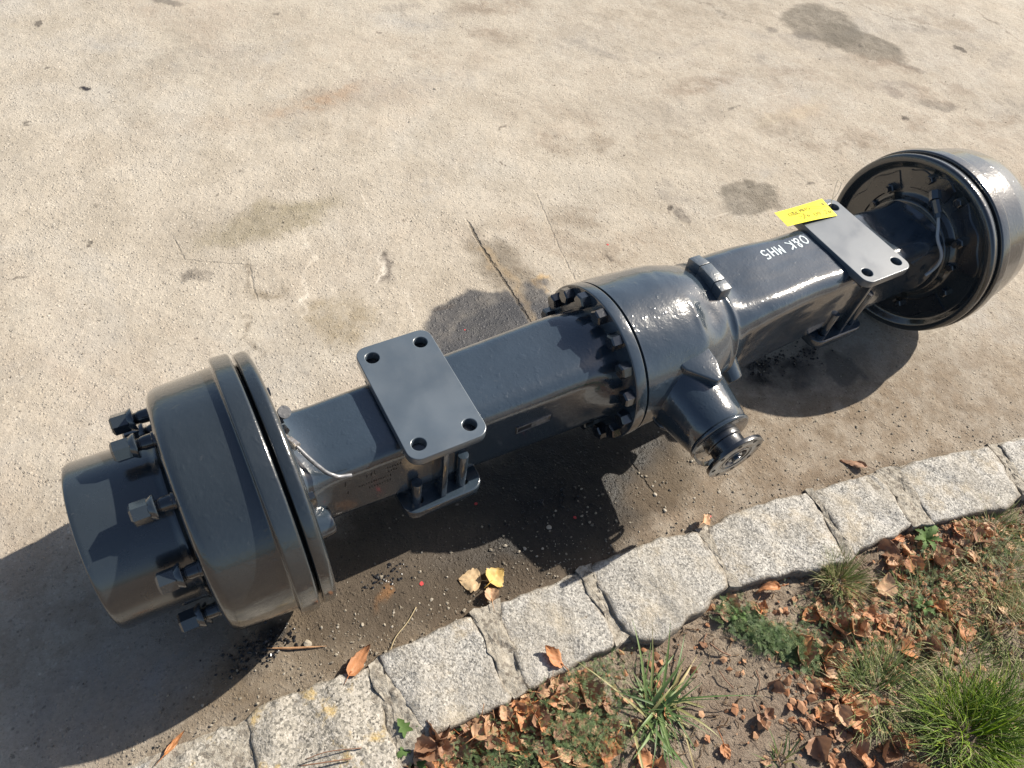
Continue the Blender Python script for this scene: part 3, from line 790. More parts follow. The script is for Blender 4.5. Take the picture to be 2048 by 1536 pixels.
# ---- middle housing with the far tube
secs = []
for x in [-.1395, -.1345, -.1340, -.1332, -.128, -.12, -.11, -.10, -.09, -.08, -.07, -.06, -.05, -.04, -.03, -.02, -.012, -.004, .002, .007, .012, .017, .022, .028, .036, .044, .052, .06, .068, .076, .084, .09, .095, .10, .104, .107, .110, .113, .117, .122, .130, .137, .144, .152, .16, .17, .18, .19, .20, .21, .22, .24, .26, .28, .31] + list(np.arange(.34, .68, .02)) + [.70, .715, .728, .740, .750, .758, .764, .768, .772]:
    w, h, c = boxsec(x)
    base = rbox(w+.007, h+.009, c+.002)
    if x < .095:
        k = (x+.1335)/.2285
        R = lerp(.1582, .1545, min(1, max(0, k)*2)) if k < .5 else lerp(.1535, .128, ((k-.5)/.5)**1.9)
        if x < -.1338: R = .149
        fn = circ(R)
    elif x < .36:
        k = (x-.095)/.265; q = sm(min(1, k))
        big = rbox(lerp(.106, w+.007, q), lerp(.108, h+.009, q), lerp(.050, c+.002, min(1, q*1.8)))
        fn = blend(circ(.128), big, sm(min(1, k*4.5)))
        if x < .135:                             # low cast ridge round the housing
            a = math.exp(-((x-.110)/.005)**2)*.0028
            f0 = fn; fn = (lambda t, f0=f0, a=a: f0(t)+a)
    elif x > .70:
        k = (x-.70)/.072
        fn = blend(base, circ(.118), k**2.6*.9+.1*k)
    else: fn = base
    def cast(t, fn=fn, x=x):
        r_ = fn(t)
        if x < -.12: return r_
        y_, z_ = r_*math.cos(t), r_*math.sin(t)
        r_ += .0016*noise.noise(Vector((x*16, y_*16, z_*16)))+.0007*noise.noise(Vector((x*45, y_*45, z_*45)))
        # hollow left by the core on the upper front, and two drawn in folds
        d_ = abs((t-math.radians(118)+math.pi) % (2*math.pi)-math.pi)
        r_ -= .0085*math.exp(-((x-.050)/.030)**2-(d_/.30)**2)
        r_ += .0030*math.exp(-((x-.012)/.008)**2-(d_/.22)**2)
        return r_
    secs.append((x, 0, 0, cast))
housing_me = MB().add(*loft_data(secs, 144)).mesh('axle_housing', PAINT, True, 60)
part('axle_housing', housing_me, label='round middle housing running into the box shaped far tube')
# ---- bolted flange
pr = rounded([(-.1625, .10), (-.1625, .1602), (-.1385, .1602), (-.1385, .10)], .003)
part('housing_flange', MB().add(*lathe_data(pr, 128)).mesh('housing_flange', PAINT, True, 35))
bolt = MB().add(*hex_data(-.1825, -.1630, .0160, .14))
fb = bolt.mesh('flange_bolt', PAINT_BLACK, False)
fb.transform(Matrix.Translation((0, 0, .1415)))
for k in range(16):
    part('flange_bolt', fb, (rad(22.5*k+1.0), 0, 0))
# ---- cast lug on top with two sawn slots
LUGM = paint('rough_grey_paint', (.060, .075, .090), .40, .75)
lg = MB()
L0, L1 = Vector((.128, .072, .0)), Vector((.124, -.040, .0))
for y0, y1 in ((-.044, -.0215), (-.0198, .0265), (.0282, .060)):
    v, f = box_data(-.0135, .0135, y0, y1, .085, .1520, .0016)
    v = [Vector(p) for p in v]
    for p in v:
        if p.z > .11: p.z -= (p.y-.005)**2*2.5
        p.x += .099+(.004*noise.noise(Vector((p.y*60, p.z*60, 1))) if p.z > .11 else 0)
    lg.add(v, f)
v, f = box_data(.0865, .1115, -.042, .058, .085, .1460, .002); lg.add(v, f)
part('cast_lug', lg.mesh('cast_lug', LUGM, True, 30), label='rough bar shaped lug with two slots on the housing')
# ---- plug boss on the lower side of the housing
bs = MB().add(*lathe_data(rounded([(-.02, .036), (.035, .026), (.05, .024), (.05, .0125), (.044, .0115), (.044, .006), (.0465, .005), (.0465, 0)], .002), 40))
bm_ = bs.mesh('plug_boss', PAINT, True, 40)
dirv = Vector((.18, -.80, -.52)).normalized()
bm_.transform(Matrix.Translation(Vector((.118, -.092, -.022))) @ Vector((1, 0, 0)).rotation_difference(dirv).to_matrix().to_4x4())
part('plug_boss', bm_)
# swage dents at the near end of the tube
# ---- pinion housing
PX = -.020
pit_ = -.0333
def pin(prof, n=96): return lathe_data([(-a, r) for a, r in prof], n, 'Y')
PM = Matrix.Translation((PX, 0, 0)) @ Matrix.Rotation(-pit_, 4, 'X')
def pinpart(name, mb, mat, sharp=35, label=None, parent=None):
    me = mb.mesh(name, mat, True, sharp); me.transform(PM)
    return part(name, me, label=label) if parent is None else ob(name, me, parent)
pinpart('pinion_housing', MB().add(*pin([(.05, .096), (.10, .088), (.12, .082), (.145, .0785), (.17, .0750), (.20, .0708), (.225, .0670), (.243, .0635), (.248, .0590), (.248, .0)])), PAINT, label='tapered pinion housing pointing at the kerb')
pinpart('dust_shield', MB().add(*pin(rounded([(.250, .03), (.249, .0645), (.2535, .0650), (.2565, .0615), (.2570, .03)], .0012, 2))), PAINT)
# loose lip of the shield curling away
v = []; f = []
for i in range(25):
    a = rad(150+100*i/24)
    d = .012*math.sin(math.pi*i/24)
    for r, yy in ((.058, -.256-d), (.0625, -.259-d*1.4), (.0635, -.2585-d*1.4), (.059, -.2550-d)):
        v.append((r*math.sin(a), yy, r*math.cos(a)))
for i in range(24):
    for k in range(4):
        f.append((i*4+k, i*4+(k+1) % 4, i*4+4+(k+1) % 4, i*4+4+k))
pinpart('shield_lip', MB().add(v, f), PAINT)
yk = pinpart('drive_flange', MB().add(*pin(rounded([(.25, .0), (.25, .0375), (.268, .0375), (.270, .0345), (.290, .0345), (.2935, .040), (.2945, .0604), (.3030, .0604), (.3035, .0345), (.3010, .0335), (.3010, .0305), (.3030, .0300), (.3030, .0240), (.2920, .0225), (.2920, .0)], .0012, 2), 96)), PAINT_BLACK, label='round drive flange with a ring of bolt holes')
pinpart('shaft_nut', MB().add(*pin([(.290, .0165), (.300, .0165), (.302, .0145), (.302, .010), (.307, .0095), (.308, .0085), (.308, 0)], 6 if False else 24)), PAINT, parent=None)
hole = MB().add(*pin([(.3032, 0), (.3036, .0046), (.3028, .0046)], 14))
hm = hole.mesh('bolt_hole', STAMP, False)
for k in range(8):
    a = 2*math.pi*(k+.35)/8
    h_ = ob('bolt_hole', hm, yk)
    h_.matrix_local = PM @ Matrix.Translation((.0505*math.cos(a), 0, .0505*math.sin(a)))
# ---- gusset on top of the pinion housing
def wedge(pts_top, thick, mat, name):
    bm = bmesh.new()
    vs = [bm.verts.new(p) for p in pts_top]
    f_ = bm.faces.new(vs)
    r = bmesh.ops.extrude_face_region(bm, geom=[f_])
    n = (Vector(pts_top[1])-Vector(pts_top[0])).cross(Vector(pts_top[2])-Vector(pts_top[0])).normalized()
    if n.z > 0: n = -n
    for g_ in r['geom']:
        if isinstance(g_, bmesh.types.BMVert): g_.co += n*thick
    bmesh.ops.recalc_face_normals(bm, faces=bm.faces)
    bmesh.ops.bevel(bm, geom=bm.edges[:], offset=.004, segments=3, affect='EDGES', profile=.5)
    me = bpy.data.meshes.new(name); bm.to_mesh(me); bm.free()
    return finish(me, mat, True, 50)
part('gusset', wedge([(.018, -.104, .094), (-.058, -.118, .088), (-.054, -.140, .0865), (-.014, -.188, .0850), (.002, -.186, .0850), (.016, -.150, .0900)], .034, PAINT, 'gusset'), label='flat triangular web above the pinion housing')
part('gusset', wedge([(-.085, -.105, -.06), (-.080, -.16, -.060), (-.045, -.215, -.052), (-.030, -.20, -.050), (-.03, -.11, -.06)], .012, PAINT, 'lower_gusset'))

# ---- spring seats: upper plate, lower plate, pins, web
HOL = [(sx*.0455, sy*.0975) for sx in (-1, 1) for sy in (-1, 1)]
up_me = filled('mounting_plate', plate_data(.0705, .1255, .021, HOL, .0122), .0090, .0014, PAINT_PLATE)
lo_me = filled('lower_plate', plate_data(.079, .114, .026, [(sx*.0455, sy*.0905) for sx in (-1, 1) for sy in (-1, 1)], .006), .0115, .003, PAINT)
pin_me = MB().add(*lathe_data(rounded([(-.095, 0), (-.095, .0098), (.004, .0098), (.004, 0)], .0012, 2), 28, 'Z')).mesh('pin', PAINT, True, 35)
pin_me2 = MB().add(*lathe_data(rounded([(-.095, 0), (-.095, .0098), (-.028, .0098), (-.028, 0)], .0012, 2), 28, 'Z')).mesh('pin', PAINT, True, 35)
web_me = MB().add(*box_data(-.0055, .0055, -.104, -.070, -.10, .084, .002)).mesh('web', PAINT, True, 40)
def pad_block(name, z0, z1, w0, w1, flip=1):
    s_ = []
    for k in range(7):
        q = k/6
        e = .010*(1-q)**2.2
        s_.append((lerp(z0, z1, q), 0, 0, rbox(w0+e, w1+e*.4, .012)))
    v, f = loft_data(s_, 64)
    v = [(y, z_, x) for x, y, z_ in v]
    return MB().add(v, f).mesh(name, PAINT, True, 45)
blk = pad_block('seat_block', .070, .0882, .058, .086)
hole_blind_me = MB().add(*box_data(-.062, .062, -.1125, .1125, .0800, .0896, .003)).mesh('hole_blind', PAINT_BLACK, True, 40)  # black sheet added below the plate so its holes look deep and dark
blk2 = pad_block('lower_block', -.070, -.094, .058, .078)
for px_ in (-.5285, .5105):
    s_ = 1 if px_ < 0 else -1
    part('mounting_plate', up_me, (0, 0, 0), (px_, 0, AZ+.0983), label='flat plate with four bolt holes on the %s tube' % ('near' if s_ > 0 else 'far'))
    part('seat_block', blk, (0, 0, 0), (px_, 0, AZ))
    part('hole_blind', hole_blind_me, (0, 0, 0), (px_, 0, AZ))
    part('lower_plate', lo_me, (0, 0, 0), (px_+.006*s_, 0, AZ-.1055))
    part('lower_block', blk2, (0, 0, 0), (px_, 0, AZ))
    for a in (0, math.pi):
        part('web', web_me, (0, 0, a), (px_+.004, 0, AZ))
    for sx in (-1, 1):
        for sy in (-1, 1):
            part('pin', pin_me if sx > 0 else pin_me2, (0, 0, 0), (px_+.0445*sx, .090*sy, AZ))

# ---- brakes and hubs (built for the near side, the far side is the same turned round)
bp = rounded([(-.800, .09), (-.800, .19), (-.7885, .200), (-.7885, .2185), (-.7715, .2205), (-.7665, .2170), (-.7640, .2090), (-.7650, .2030), (-.7720, .1965), (-.7790, .190), (-.7800, .150), (-.7790, .128), (-.7700, .120), (-.7560, .116), (-.7560, .09)], .004, 3)
bp_me = MB().add(*lathe_data(bp, 144)).mesh('backing_plate', PAINT_DRUM, True, 50)
gr_ = rounded([(-.800, .205), (-.800, .2135), (-.786, .2135), (-.786, .205)], .002)
dr_raw = [(-.836, .2098), (-.826, .2105), (-.825, .2225), (-.822, .2240), (-.7975, .2240), (-.7945, .2215), (-.7945, .2050), (-.7900, .2030), (-.7900, .18)]
dr = rounded([(-.926, .120), (-.929, .184), (-.9285, .194), (-.924, .2010), (-.914, .2050), (-.900, .2062), (-.836, .2098), (-.826, .2105), (-.825, .2225), (-.822, .2240), (-.7975, .2240), (-.7945, .2215), (-.7945, .2050), (-.7900, .2030), (-.7900, .18)], .0035, 3)
dr_me = MB().add(*lathe_data(dr, 144)).mesh('brake_drum', PAINT_DRUM, True, 45)
fdr_me = MB().add(*lathe_data(rounded([(-.978, .120), (-.978, .178), (-.970, .190), (-.950, .1985), (-.905, .2060)] + dr_raw, .0035, 3), 144)).mesh('brake_drum', PAINT_DRUM, True, 45)
hb_ = rounded([(-.92, .125), (-.938, .140), (-.945, .1368), (-.950, .1352), (-1.060, .1352), (-1.066, .1335), (-1.066, .118), (-1.035, .114), (-1.035, .05), (-1.03, .045), (-1.03, 0)], .0025, 3)
hub_me = MB().add(*lathe_data(hb_, 128)).mesh('wheel_hub', PAINT_SMOOTH, True, 35)
sh_me = MB().add(*lathe_data([(-.984, 0), (-.984, .0085), (-.953, .0085), (-.952, .0085), (-.946, .0108), (-.934, .0112), (-.933, .0125), (-.920, .0125)], 24)).mesh('wheel_bolt', PAINT_BLACK, True, 30)
th = MB()
for k in range(9):
    a0 = -.956+k*.0026
    th.add(*lathe_data([(a0, .0086), (a0+.0013, .0098), (a0+.0026, .0086)], 20))
th_me = th.mesh('thread', PAINT_BLACK, True, 30)
hd_me = MB().add(*hex_data(-.988, -.9635, .0168)).mesh('bolt_head', PAINT_SMOOTH, False)
ws_me = MB().add(*lathe_data(rounded([(-.9645, .008), (-.9645, .0150), (-.957, .0186), (-.9545, .0186), (-.9545, .008)], .001, 2), 32)).mesh('washer', PAINT_SMOOTH, True, 35)
for me in (sh_me, th_me, hd_me, ws_me): me.transform(Matrix.Translation((0, 0, .1675)))
# small hardware on the backing plate
pb = MB().add(*hex_data(.0, .012, .011)); pbv = [(-x+.0, y, z) for x, y, z in pb.v]
def plate_bolt(R, ang, size, x=-.7785):
    v, f = hex_data(0, -.010*size/.011, size)
    v = [(-q[0]*-1, q[1], q[2]) for q in v]
    return v, f
pbm = MB()
v, f = hex_data(.010, -.003, .0105); pbm.add(v, f)
v, f = lathe_data([(.012, 0), (.012, .0055), (.008, .0055)], 16); pbm.add(v, f)
pb_me = pbm.mesh('plate_bolt', PAINT_BLACK, False)
pbl = MB().add(*hex_data(.014, -.003, .0125)).add(*lathe_data([(.026, 0), (.026, .0075), (.010, .0075)], 16))
pbl_me = pbl.mesh('anchor_bolt', PAINT_BLACK, False)
# sheet ribs pressed into the plate
cover = MB()
for a0, a1, r0, r1 in ((-75, -20, .136, .182), (-8, 30, .140, .186), (40, 92, .136, .180), (118, 168, .138, .184), (190, 250, .138, .182)):
    vv = []; n_ = 24
    for i in range(n_+1):
        a = rad(a0+(a1-a0)*i/n_)
        wob = .004*math.sin(i*.55+a0)+.003*math.sin(i*.31)
        for r, x in ((r0, -.7795), (r0+.003, -.7765), (r1+wob-.003, -.7765), (r1+wob, -.7795)):
            vv.append((x, -r*math.sin(a), r*math.cos(a)))
    ff = []
    for i in range(n_):
        for k in range(3): ff.append((i*4+k, i*4+k+1, i*4+5+k, i*4+4+k))
    ff.append((0, 1, 2, 3)); ff.append((n_*4+3, n_*4+2, n_*4+1, n_*4))
    cover.add(vv, ff)
cover_me = cover.mesh('cover_segment', PAINT_BLACK, True, 40)  # black paint stands in for the deep shade inside the backing plate
cyl = MB().add(*lathe_data(rounded([(-.79, 0), (-.79, .026), (-.735, .0235), (-.728, .021), (-.728, 0)], .004, 3), 40))
cyl_me = cyl.mesh('cam_boss', PAINT, True, 40)
for side, turn in (('near', 0), ('far', math.pi)):
    R = (0, 0, turn)
    part('backing_plate', bp_me, R)
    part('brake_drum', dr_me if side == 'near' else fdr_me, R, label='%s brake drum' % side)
    part('wheel_hub', hub_me, R, label='%s cylindrical wheel hub' % side)
    part('cover_segment', cover_me, R)
    for k in range(10):
        rot = Matrix.Rotation(turn, 4, 'Z') @ Matrix.Rotation(rad(24+36*k), 4, 'X')
        b_ = part('wheel_bolt', sh_me, rot.to_euler(), (0 if side == 'near' else -.034, 0, AZ))
        ob('thread', th_me, b_); ob('bolt_head', hd_me, b_); ob('washer', ws_me, b_)
    hw = [(.143, 48, 1), (.143, -49, 1), (.172, 16, 0), (.172, -13, 0), (.187, -104, 0), (.184, -146, 0), (.150, 100, 0), (.150, 150, 1), (.150, -170, 0), (.128, 75, 0), (.128, -75, 0), (.128, 0, 0)]
    for r, a, big_ in hw:
        s_ = 1 if side == 'far' else 1
        aa = rad(a)
        P_ = Vector((-.7775, r*math.sin(aa), r*math.cos(aa)))
        o = part('anchor_bolt' if big_ else 'plate_bolt', pbl_me if big_ else pb_me, R)
        o.location = Vector(Z) + Matrix.Rotation(turn, 3, 'Z') @ P_
cb = part('cam_boss', cyl_me, (0, 0, 0), (0, -.098, AZ-.022))

# ---- brake pipes and fittings
fit = MB().add(*tube_data([(-.772, .030, .116), (-.752, .030, .119)], .009, 10)).add(*tube_data([(-.753, .034, .122), (-.749, .022, .142)], .0085, 6)).add(*tube_data([(-.7495, .0225, .141), (-.748, .020, .146)], [.0105, .0105], 16))
fit.add(*tube_data([(-.757, .016, .112), (-.755, .006, .115)], .007, 6))
part('bleeder_valve', fit.mesh('bleeder_valve', PAINT_BLACK, True, 35))
pipe = spline([(-.762, .004, .112), (-.757, -.006, .110), (-.751, -.018, .110), (-.737, -.048, .100), (-.728, -.066, .096), (-.721, -.078, .093), (-.714, -.084, .090), (-.705, -.087, .083), (-.686, -.090, .078)], 6)
bpipe = part('brake_pipe', MB().add(*tube_data(pipe, .0034, 12)).mesh('brake_pipe', DULL, True, 45), label='bare bent brake pipe above the near tube')
nut = MB().add(*tube_data([(-.7555, -.009, .1105), (-.7475, -.025, .109)], .0078, 6)).add(*tube_data([(-.762, .004, .1125), (-.7545, -.011, .1105)], .0052, 12))
ob('pipe_nut', nut.mesh('pipe_nut', STEEL, True, 35), bpipe)
pipe = spline([(.745, -.006, .158), (.742, -.030, .143), (.735, -.055, .120), (.728, -.075, .098), (.735, -.100, .072), (.738, -.108, .050), (.735, -.108, .028), (.722, -.106, .012)], 6)
bpipe = part('brake_pipe', MB().add(*tube_data(pipe, .0036, 12)).mesh('brake_pipe', FAR_PIPE, True, 45), label='bent brake pipe in front of the far backing plate')
nut = MB().add(*tube_data([(.752, .004, .166), (.744, -.012, .156)], .0125, 6)).add(*tube_data([(.744, -.012, .156), (.741, -.036, .138)], .0095, 8)).add(*tube_data([(.742, -.034, .140), (.739, -.044, .131)], .0085, 6))
ob('pipe_nut', nut.mesh('pipe_nut', PAINT, True, 35), bpipe)

# ---- type plate, stamped figures and marker writing
tp = part('type_plate', MB().add(*box_data(-.375, -.302, -.0865, -.0835, -.004, .016, .0006)).mesh('type_plate', PAINT_BLACK, True, 35), label='narrow half painted type plate')
fr_ = MB()
for b_ in ((-.374, -.303, -.0872, -.0862, .0135, .015), (-.374, -.303, -.0872, -.0862, -.003, -.0015), (-.374, -.3725, -.0872, -.0862, -.0012, .0132), (-.343, -.308, -.0872, -.0862, .000, .012)):
    fr_.add(*box_data(*b_))
ob('plate_face', fr_.mesh('plate_face', DULL, False), tp)
G_ = {  # stroke letters, 0..1 wide, 0..1 high
 'O': [[(.5, 1), (.15, .85), (0, .5), (.15, .15), (.5, 0), (.85, .15), (1, .5), (.85, .85), (.5, 1)]],
 '&': [[(1, 0), (.25, .72), (.3, .95), (.5, 1), (.68, .85), (.6, .65), (.1, .35), (.05, .12), (.3, 0), (.6, .08), (.95, .45)]],
 'K': [[(.05, 0), (.05, 1)], [(.9, 1), (.1, .5), (.95, 0)]],
 'M': [[(0, 0), (.1, 1), (.5, .35), (.9, 1), (1, 0)]],
 'H': [[(.05, 0), (.05, 1)], [(.9, 0), (.9, 1)], [(.05, .5), (.9, .5)]],
 '5': [[(.9, 1), (.2, 1), (.12, .55), (.55, .62), (.9, .42), (.85, .12), (.45, 0), (.05, .1)]],
 '0': [[(.5, 1), (.1, .8), (.05, .3), (.4, 0), (.85, .2), (.9, .75), (.5, 1)]],
 '9': [[(.85, .75), (.5, 1), (.12, .8), (.2, .5), (.6, .48), (.85, .75), (.8, .3), (.5, 0)]],
 '2': [[(.1, .8), (.4, 1), (.8, .85), (.75, .55), (.1, 0), (.95, 0)]],
 '6': [[(.8, 1), (.3, .65), (.1, .3), (.3, 0), (.7, .02), (.88, .3), (.6, .5), (.15, .3)]],
 '3': [[(.1, .9), (.5, 1), (.8, .8), (.4, .55), (.85, .35), (.6, 0), (.08, .08)]],
 '7': [[(.1, .95), (.9, 1), (.4, 0)]], 'r': [[(.2, .7), (.25, 0)], [(.22, .45), (.5, .7), (.8, .65)]],
 '.': [[(.35, .0), (.45, .08)]],
 '1': [[(.2, .8), (.5, 1), (.5, 0)]],
}
def writing(name, text, origin, ux, uy, hgt, wid, gap, lw, lift, mat, curve=None, jitter=.0):
    """stroke text lying on a surface, as thin raised ribbons"""
    mb = MB()
    ux = Vector(ux).normalized(); uy = Vector(uy).normalized(); un = ux.cross(uy)
    x = 0
    rr = random.Random(3)
    for ch in text:
        if ch == ' ': x += wid*.8; continue
        sc = 1+jitter*(rr.random()-.5)
        for st in G_[ch]:
            pts = [Vector(origin)+ux*(x+p[0]*wid)+uy*((p[1]*hgt)*sc+jitter*hgt*.3*(rr.random()-.5)) for p in st]
            if len(pts) > 2: pts = spline(pts, 4)
            v = []; f = []
            for i, p in enumerate(pts):
                t_ = (pts[min(i+1, len(pts)-1)]-pts[max(i-1, 0)]).normalized()
                b_ = un.cross(t_)
                w_ = lw*(1+.25*math.sin(i*1.7))
                for q in (p-b_*w_+un*-.0004, p-b_*w_+un*lift, p+b_*w_+un*lift, p+b_*w_+un*-.0004): v.append(q)
            n_ = len(pts)
            for i in range(n_-1):
                for k in range(4): f.append((i*4+k, i*4+(k+1) % 4, i*4+4+(k+1) % 4, i*4+4+k))
            f.append((0, 1, 2, 3)); f.append((n_*4-1, n_*4-2, n_*4-3, n_*4-4))
            mb.add(v, f)
        x += wid+gap
    return mb.mesh(name, mat, False)
mw_ = writing('marker_writing', 'O&K MH5', (.4205, .054, 0), (-1, -.06, 0), (0, -1, 0), (.0245), .0155, .0068, .0017, .0007, WHITE, jitter=.15)
from mathutils.bvhtree import BVHTree
tmp_ = bmesh.new(); tmp_.from_mesh(housing_me); bvh = BVHTree.FromBMesh(tmp_)
for v_ in mw_.vertices:
    hit = bvh.ray_cast(Vector((v_.co.x, v_.co.y, .4)), Vector((0, 0, -1)))[0]
    v_.co.z = hit.z + (.0006 if v_.co.z > .0001 else -.0004)
tmp_.free()
part('marker_writing', mw_, label='O&K MH5 written by hand in white')
stp = MB()
rs = random.Random(5)
for (x0, z0, n_, hh, dx) in ((-.6955, .030, 1, .016, .01), (-.6925, .004, 1, .008, .01), (-.658, .034, 3, .012, .007), (-.672, .012, 14, .005, .0042), (-.655, -.004, 9, .006, .0046), (-.622, .038, 6, .006, .0045), (-.620, .026, 4, .006, .0045)):
    for k in range(n_):
        x = x0+k*dx
        w_, h_, c_ = boxsec(x)
        v, f = box_data(-.0005, .0005, -.0006, .0003, 0, hh*rs.uniform(.55, 1), 0)
        M_ = Matrix.Translation((x, -w_, z0+k*dx*.03)) @ Matrix.Rotation(rs.uniform(-.25, .25), 4, 'Y')
        stp.add(v, f, M_)
        if rs.random() < .6:
            v, f = box_data(-.0004, .0016, -.0006, .0003, 0, .0008, 0)
            stp.add(v, f, Matrix.Translation((x, -w_, z0+hh*rs.choice((0, .4)))))
part('stamped_marks', stp.mesh('stamped_marks', STAMP, False))

# ---- the yellow card on the far plate
TZ = AZ + .1078
tagT = tag(empty('paper_tag', (.468, .099, TZ)), 'bright yellow paper tag with pencil notes lying on the far mounting plate', 'tag')
TL = Vector((.393, .128)); TR = Vector((.548, .130)); BR = Vector((.538, .069)); BL = Vector((.390, .080))
def tp_(u, w_, lift=0):
    a = TL.lerp(TR, u); b = BL.lerp(BR, u); p = b.lerp(a, w_)
    z = .0012+.006*(1-w_)*math.sin(math.pi*min(1, max(0, u)))*.6 + .004*(1-u)**2*1.5
    return Vector((p.x-.468, p.y-.099, z+lift))
v = []; f = []
for s_ in (0, .0004):
    for i in range(13):
        for k in range(7): v.append(tp_(i/12, k/6, s_))
o_ = 91
for i in range(12):
    for k in range(6):
        a = i*7+k
        f.append((a, a+1, a+8, a+7)); f.append((o_+a, o_+a+7, o_+a+8, o_+a+1))
for i in range(12):
    for k in (0, 6): f.append((i*7+k, i*7+7+k, o_+i*7+7+k, o_+i*7+k))
for k in range(6):
    for i in (0, 12): f.append((i*7+k, i*7+k+1, o_+i*7+k+1, o_+i*7+k))
card = ob('card', mesh('card', v, f, YELLOW, True, 30), tagT)
def card_text(text, u, w_, hgt, wid, gap, ang=0.0):
    p = tp_(u, w_, .0006); d = (tp_(min(1, u+.08), w_, .0006)-p).normalized(); e = (tp_(u, min(1, w_+.1), .0006)-p).normalized()
    d2 = (d*math.cos(ang)-e*math.sin(ang)).normalized(); n_ = d.cross(e).normalized(); e2 = n_.cross(d2)
    return writing('pencil_note', text, p, d2, e2, hgt, wid, gap, .00065, .0005, PENCIL, jitter=.2)
for args in (('O&K', .20, .54, .0105, .0085, .0030), ('MH5', .44, .62, .0105, .0085, .0030), ('36', .40, .36, .0105, .0085, .0025, .35), ('7r', .31, .30, .0095, .008, .0025, .5), ('09.26', .62, .22, .0105, .0085, .0022)):
    ob('pencil_note', card_text(*args), tagT)
wp = [Vector((.528, .116, .0035)), Vector((.536, .114, .006)), Vector((.545, .108, .010)), Vector((.553, .105, .030)), Vector((.560, .112, .052)), Vector((.556, .122, .056)), Vector((.551, .112, .030)), Vector((.549, .102, .003)), Vector((.550, .098, -.006))]
wp = [p-Vector((.468, .099, 0)) for p in wp]
ob('wire_loop', MB().add(*tube_data(spline(wp, 6), .00045, 6)).mesh('wire_loop', WIRE, True, None), tagT)
eye = MB().add(*lathe_data([(.0, .0012), (.0006, .0024), (.0, .0034)], 16, 'Z'))
ob('eyelet', eye.mesh('eyelet', STAMP, True, None), tagT, tp_(.93, .72, .0005))

# ================================================================ leaves
def leaf_mesh(seed, L=.046, mat=None, curl=1.0, ratio=.62):
    r = random.Random(seed)
    nu, nv = 16, 10
    v = []; f = []
    fold = r.uniform(.15, .8)*curl; bend = r.uniform(-1.2, 1.6)*curl; tw = r.uniform(-.6, .6)*curl
    wav = r.uniform(.05, .14); ph = r.uniform(0, 6)
    for i in range(nu+1):
        u = i/nu
        # heart / ovate outline with a drawn out tip
        w = ratio*L*(math.sin(math.pi*min(1, u**.62))**.75)*(1-.28*u)
        w *= 1+.07*math.sin(u*27+ph)+.05*math.sin(u*61+ph*2)
        back = -.10*L*max(0, 1-u*6)
        for k in range(nv+1):
            s = (k/nv)*2-1
            x = L*(u-.45) + (back*abs(s) if u < .2 else 0) 
            y = s*w
            z = abs(s)**1.3*w*fold + wav*L*.5*math.sin(3.2*s+ph+u*5)*abs(s) 
            ang = bend*(u-.4)
            xx = x*math.cos(ang*.5); zz = z + x*math.sin(ang*.5)*.8 + .18*L*bend*(u-.45)**2
            zz += .0016*noise.noise(Vector((x*110, y*110, seed*3.1)))+.0009*math.cos(abs(s)*9-u*16)
            t_ = tw*(u-.4)
            yy = y*math.cos(t_)-zz*math.sin(t_); zz = y*math.sin(t_)+zz*math.cos(t_)
            v.append((xx, yy, zz))
    for i in range(nu):
        for k in range(nv):
            a = i*(nv+1)+k
            f.append((a, a+1, a+nv+2, a+nv+1))
    b = len(v)
    # stalk
    sx, sz = v[nv//2][0], v[nv//2][2]
    cur = r.uniform(-.3, .3)
    tv, tf = tube_data([(sx+.004, 0, sz), (sx-.010, cur*.004, sz+.002), (sx-.022, cur*.014, sz+.001)], [.0008, .0007, .0005], 5)
    mb = MB(); mb.add(v, f); mb.add(tv, tf)
    zmin = min(p.z for p in mb.v)
    for p in mb.v: p.z -= zmin
    me = bpy.data.meshes.new('fallen_leaf'); me.from_pydata([tuple(p) for p in mb.v], [], mb.f)
    at = me.attributes.new('vein', 'FLOAT', 'POINT')
    vv = []
    for i in range(nu+1):
        for k in range(nv+1):
            s = abs((k/nv)*2-1); q = (i/nu*8-s*2.6) % 1
            vv.append(1.0 if k == nv//2 else (.7*max(0, 1-abs(q-.5)*5)*(1-s*.5)))
    vv += [.3]*(len(me.vertices)-len(vv))
    at.data.foreach_set('value', vv)
    return finish(me, mat, True, None)
LV = []
for i in range(26):
    mat = [LEAF_TAN, LEAF_RUST, LEAF_TAN, LEAF_DARK, LEAF_TAN, LEAF_RUST, LEAF_DARK][i % 7]
    LV.append(leaf_mesh(i, random.Random(i).uniform(.019, .039), mat, random.Random(i+50).uniform(.4, 1.6), random.Random(i+90).uniform(.40, .64)))
def place_leaf(me, x, y, z, rz, tilt, roll_, label, group=None, scale=1):
    o = bpy.data.objects.new('fallen_leaf', me); C.objects.link(o)
    o.location = (x, y, z); o.rotation_euler = (roll_, tilt, rz); o.scale = (scale,)*3
    return tag(o, label, 'leaf', group)
lr = random.Random(21)
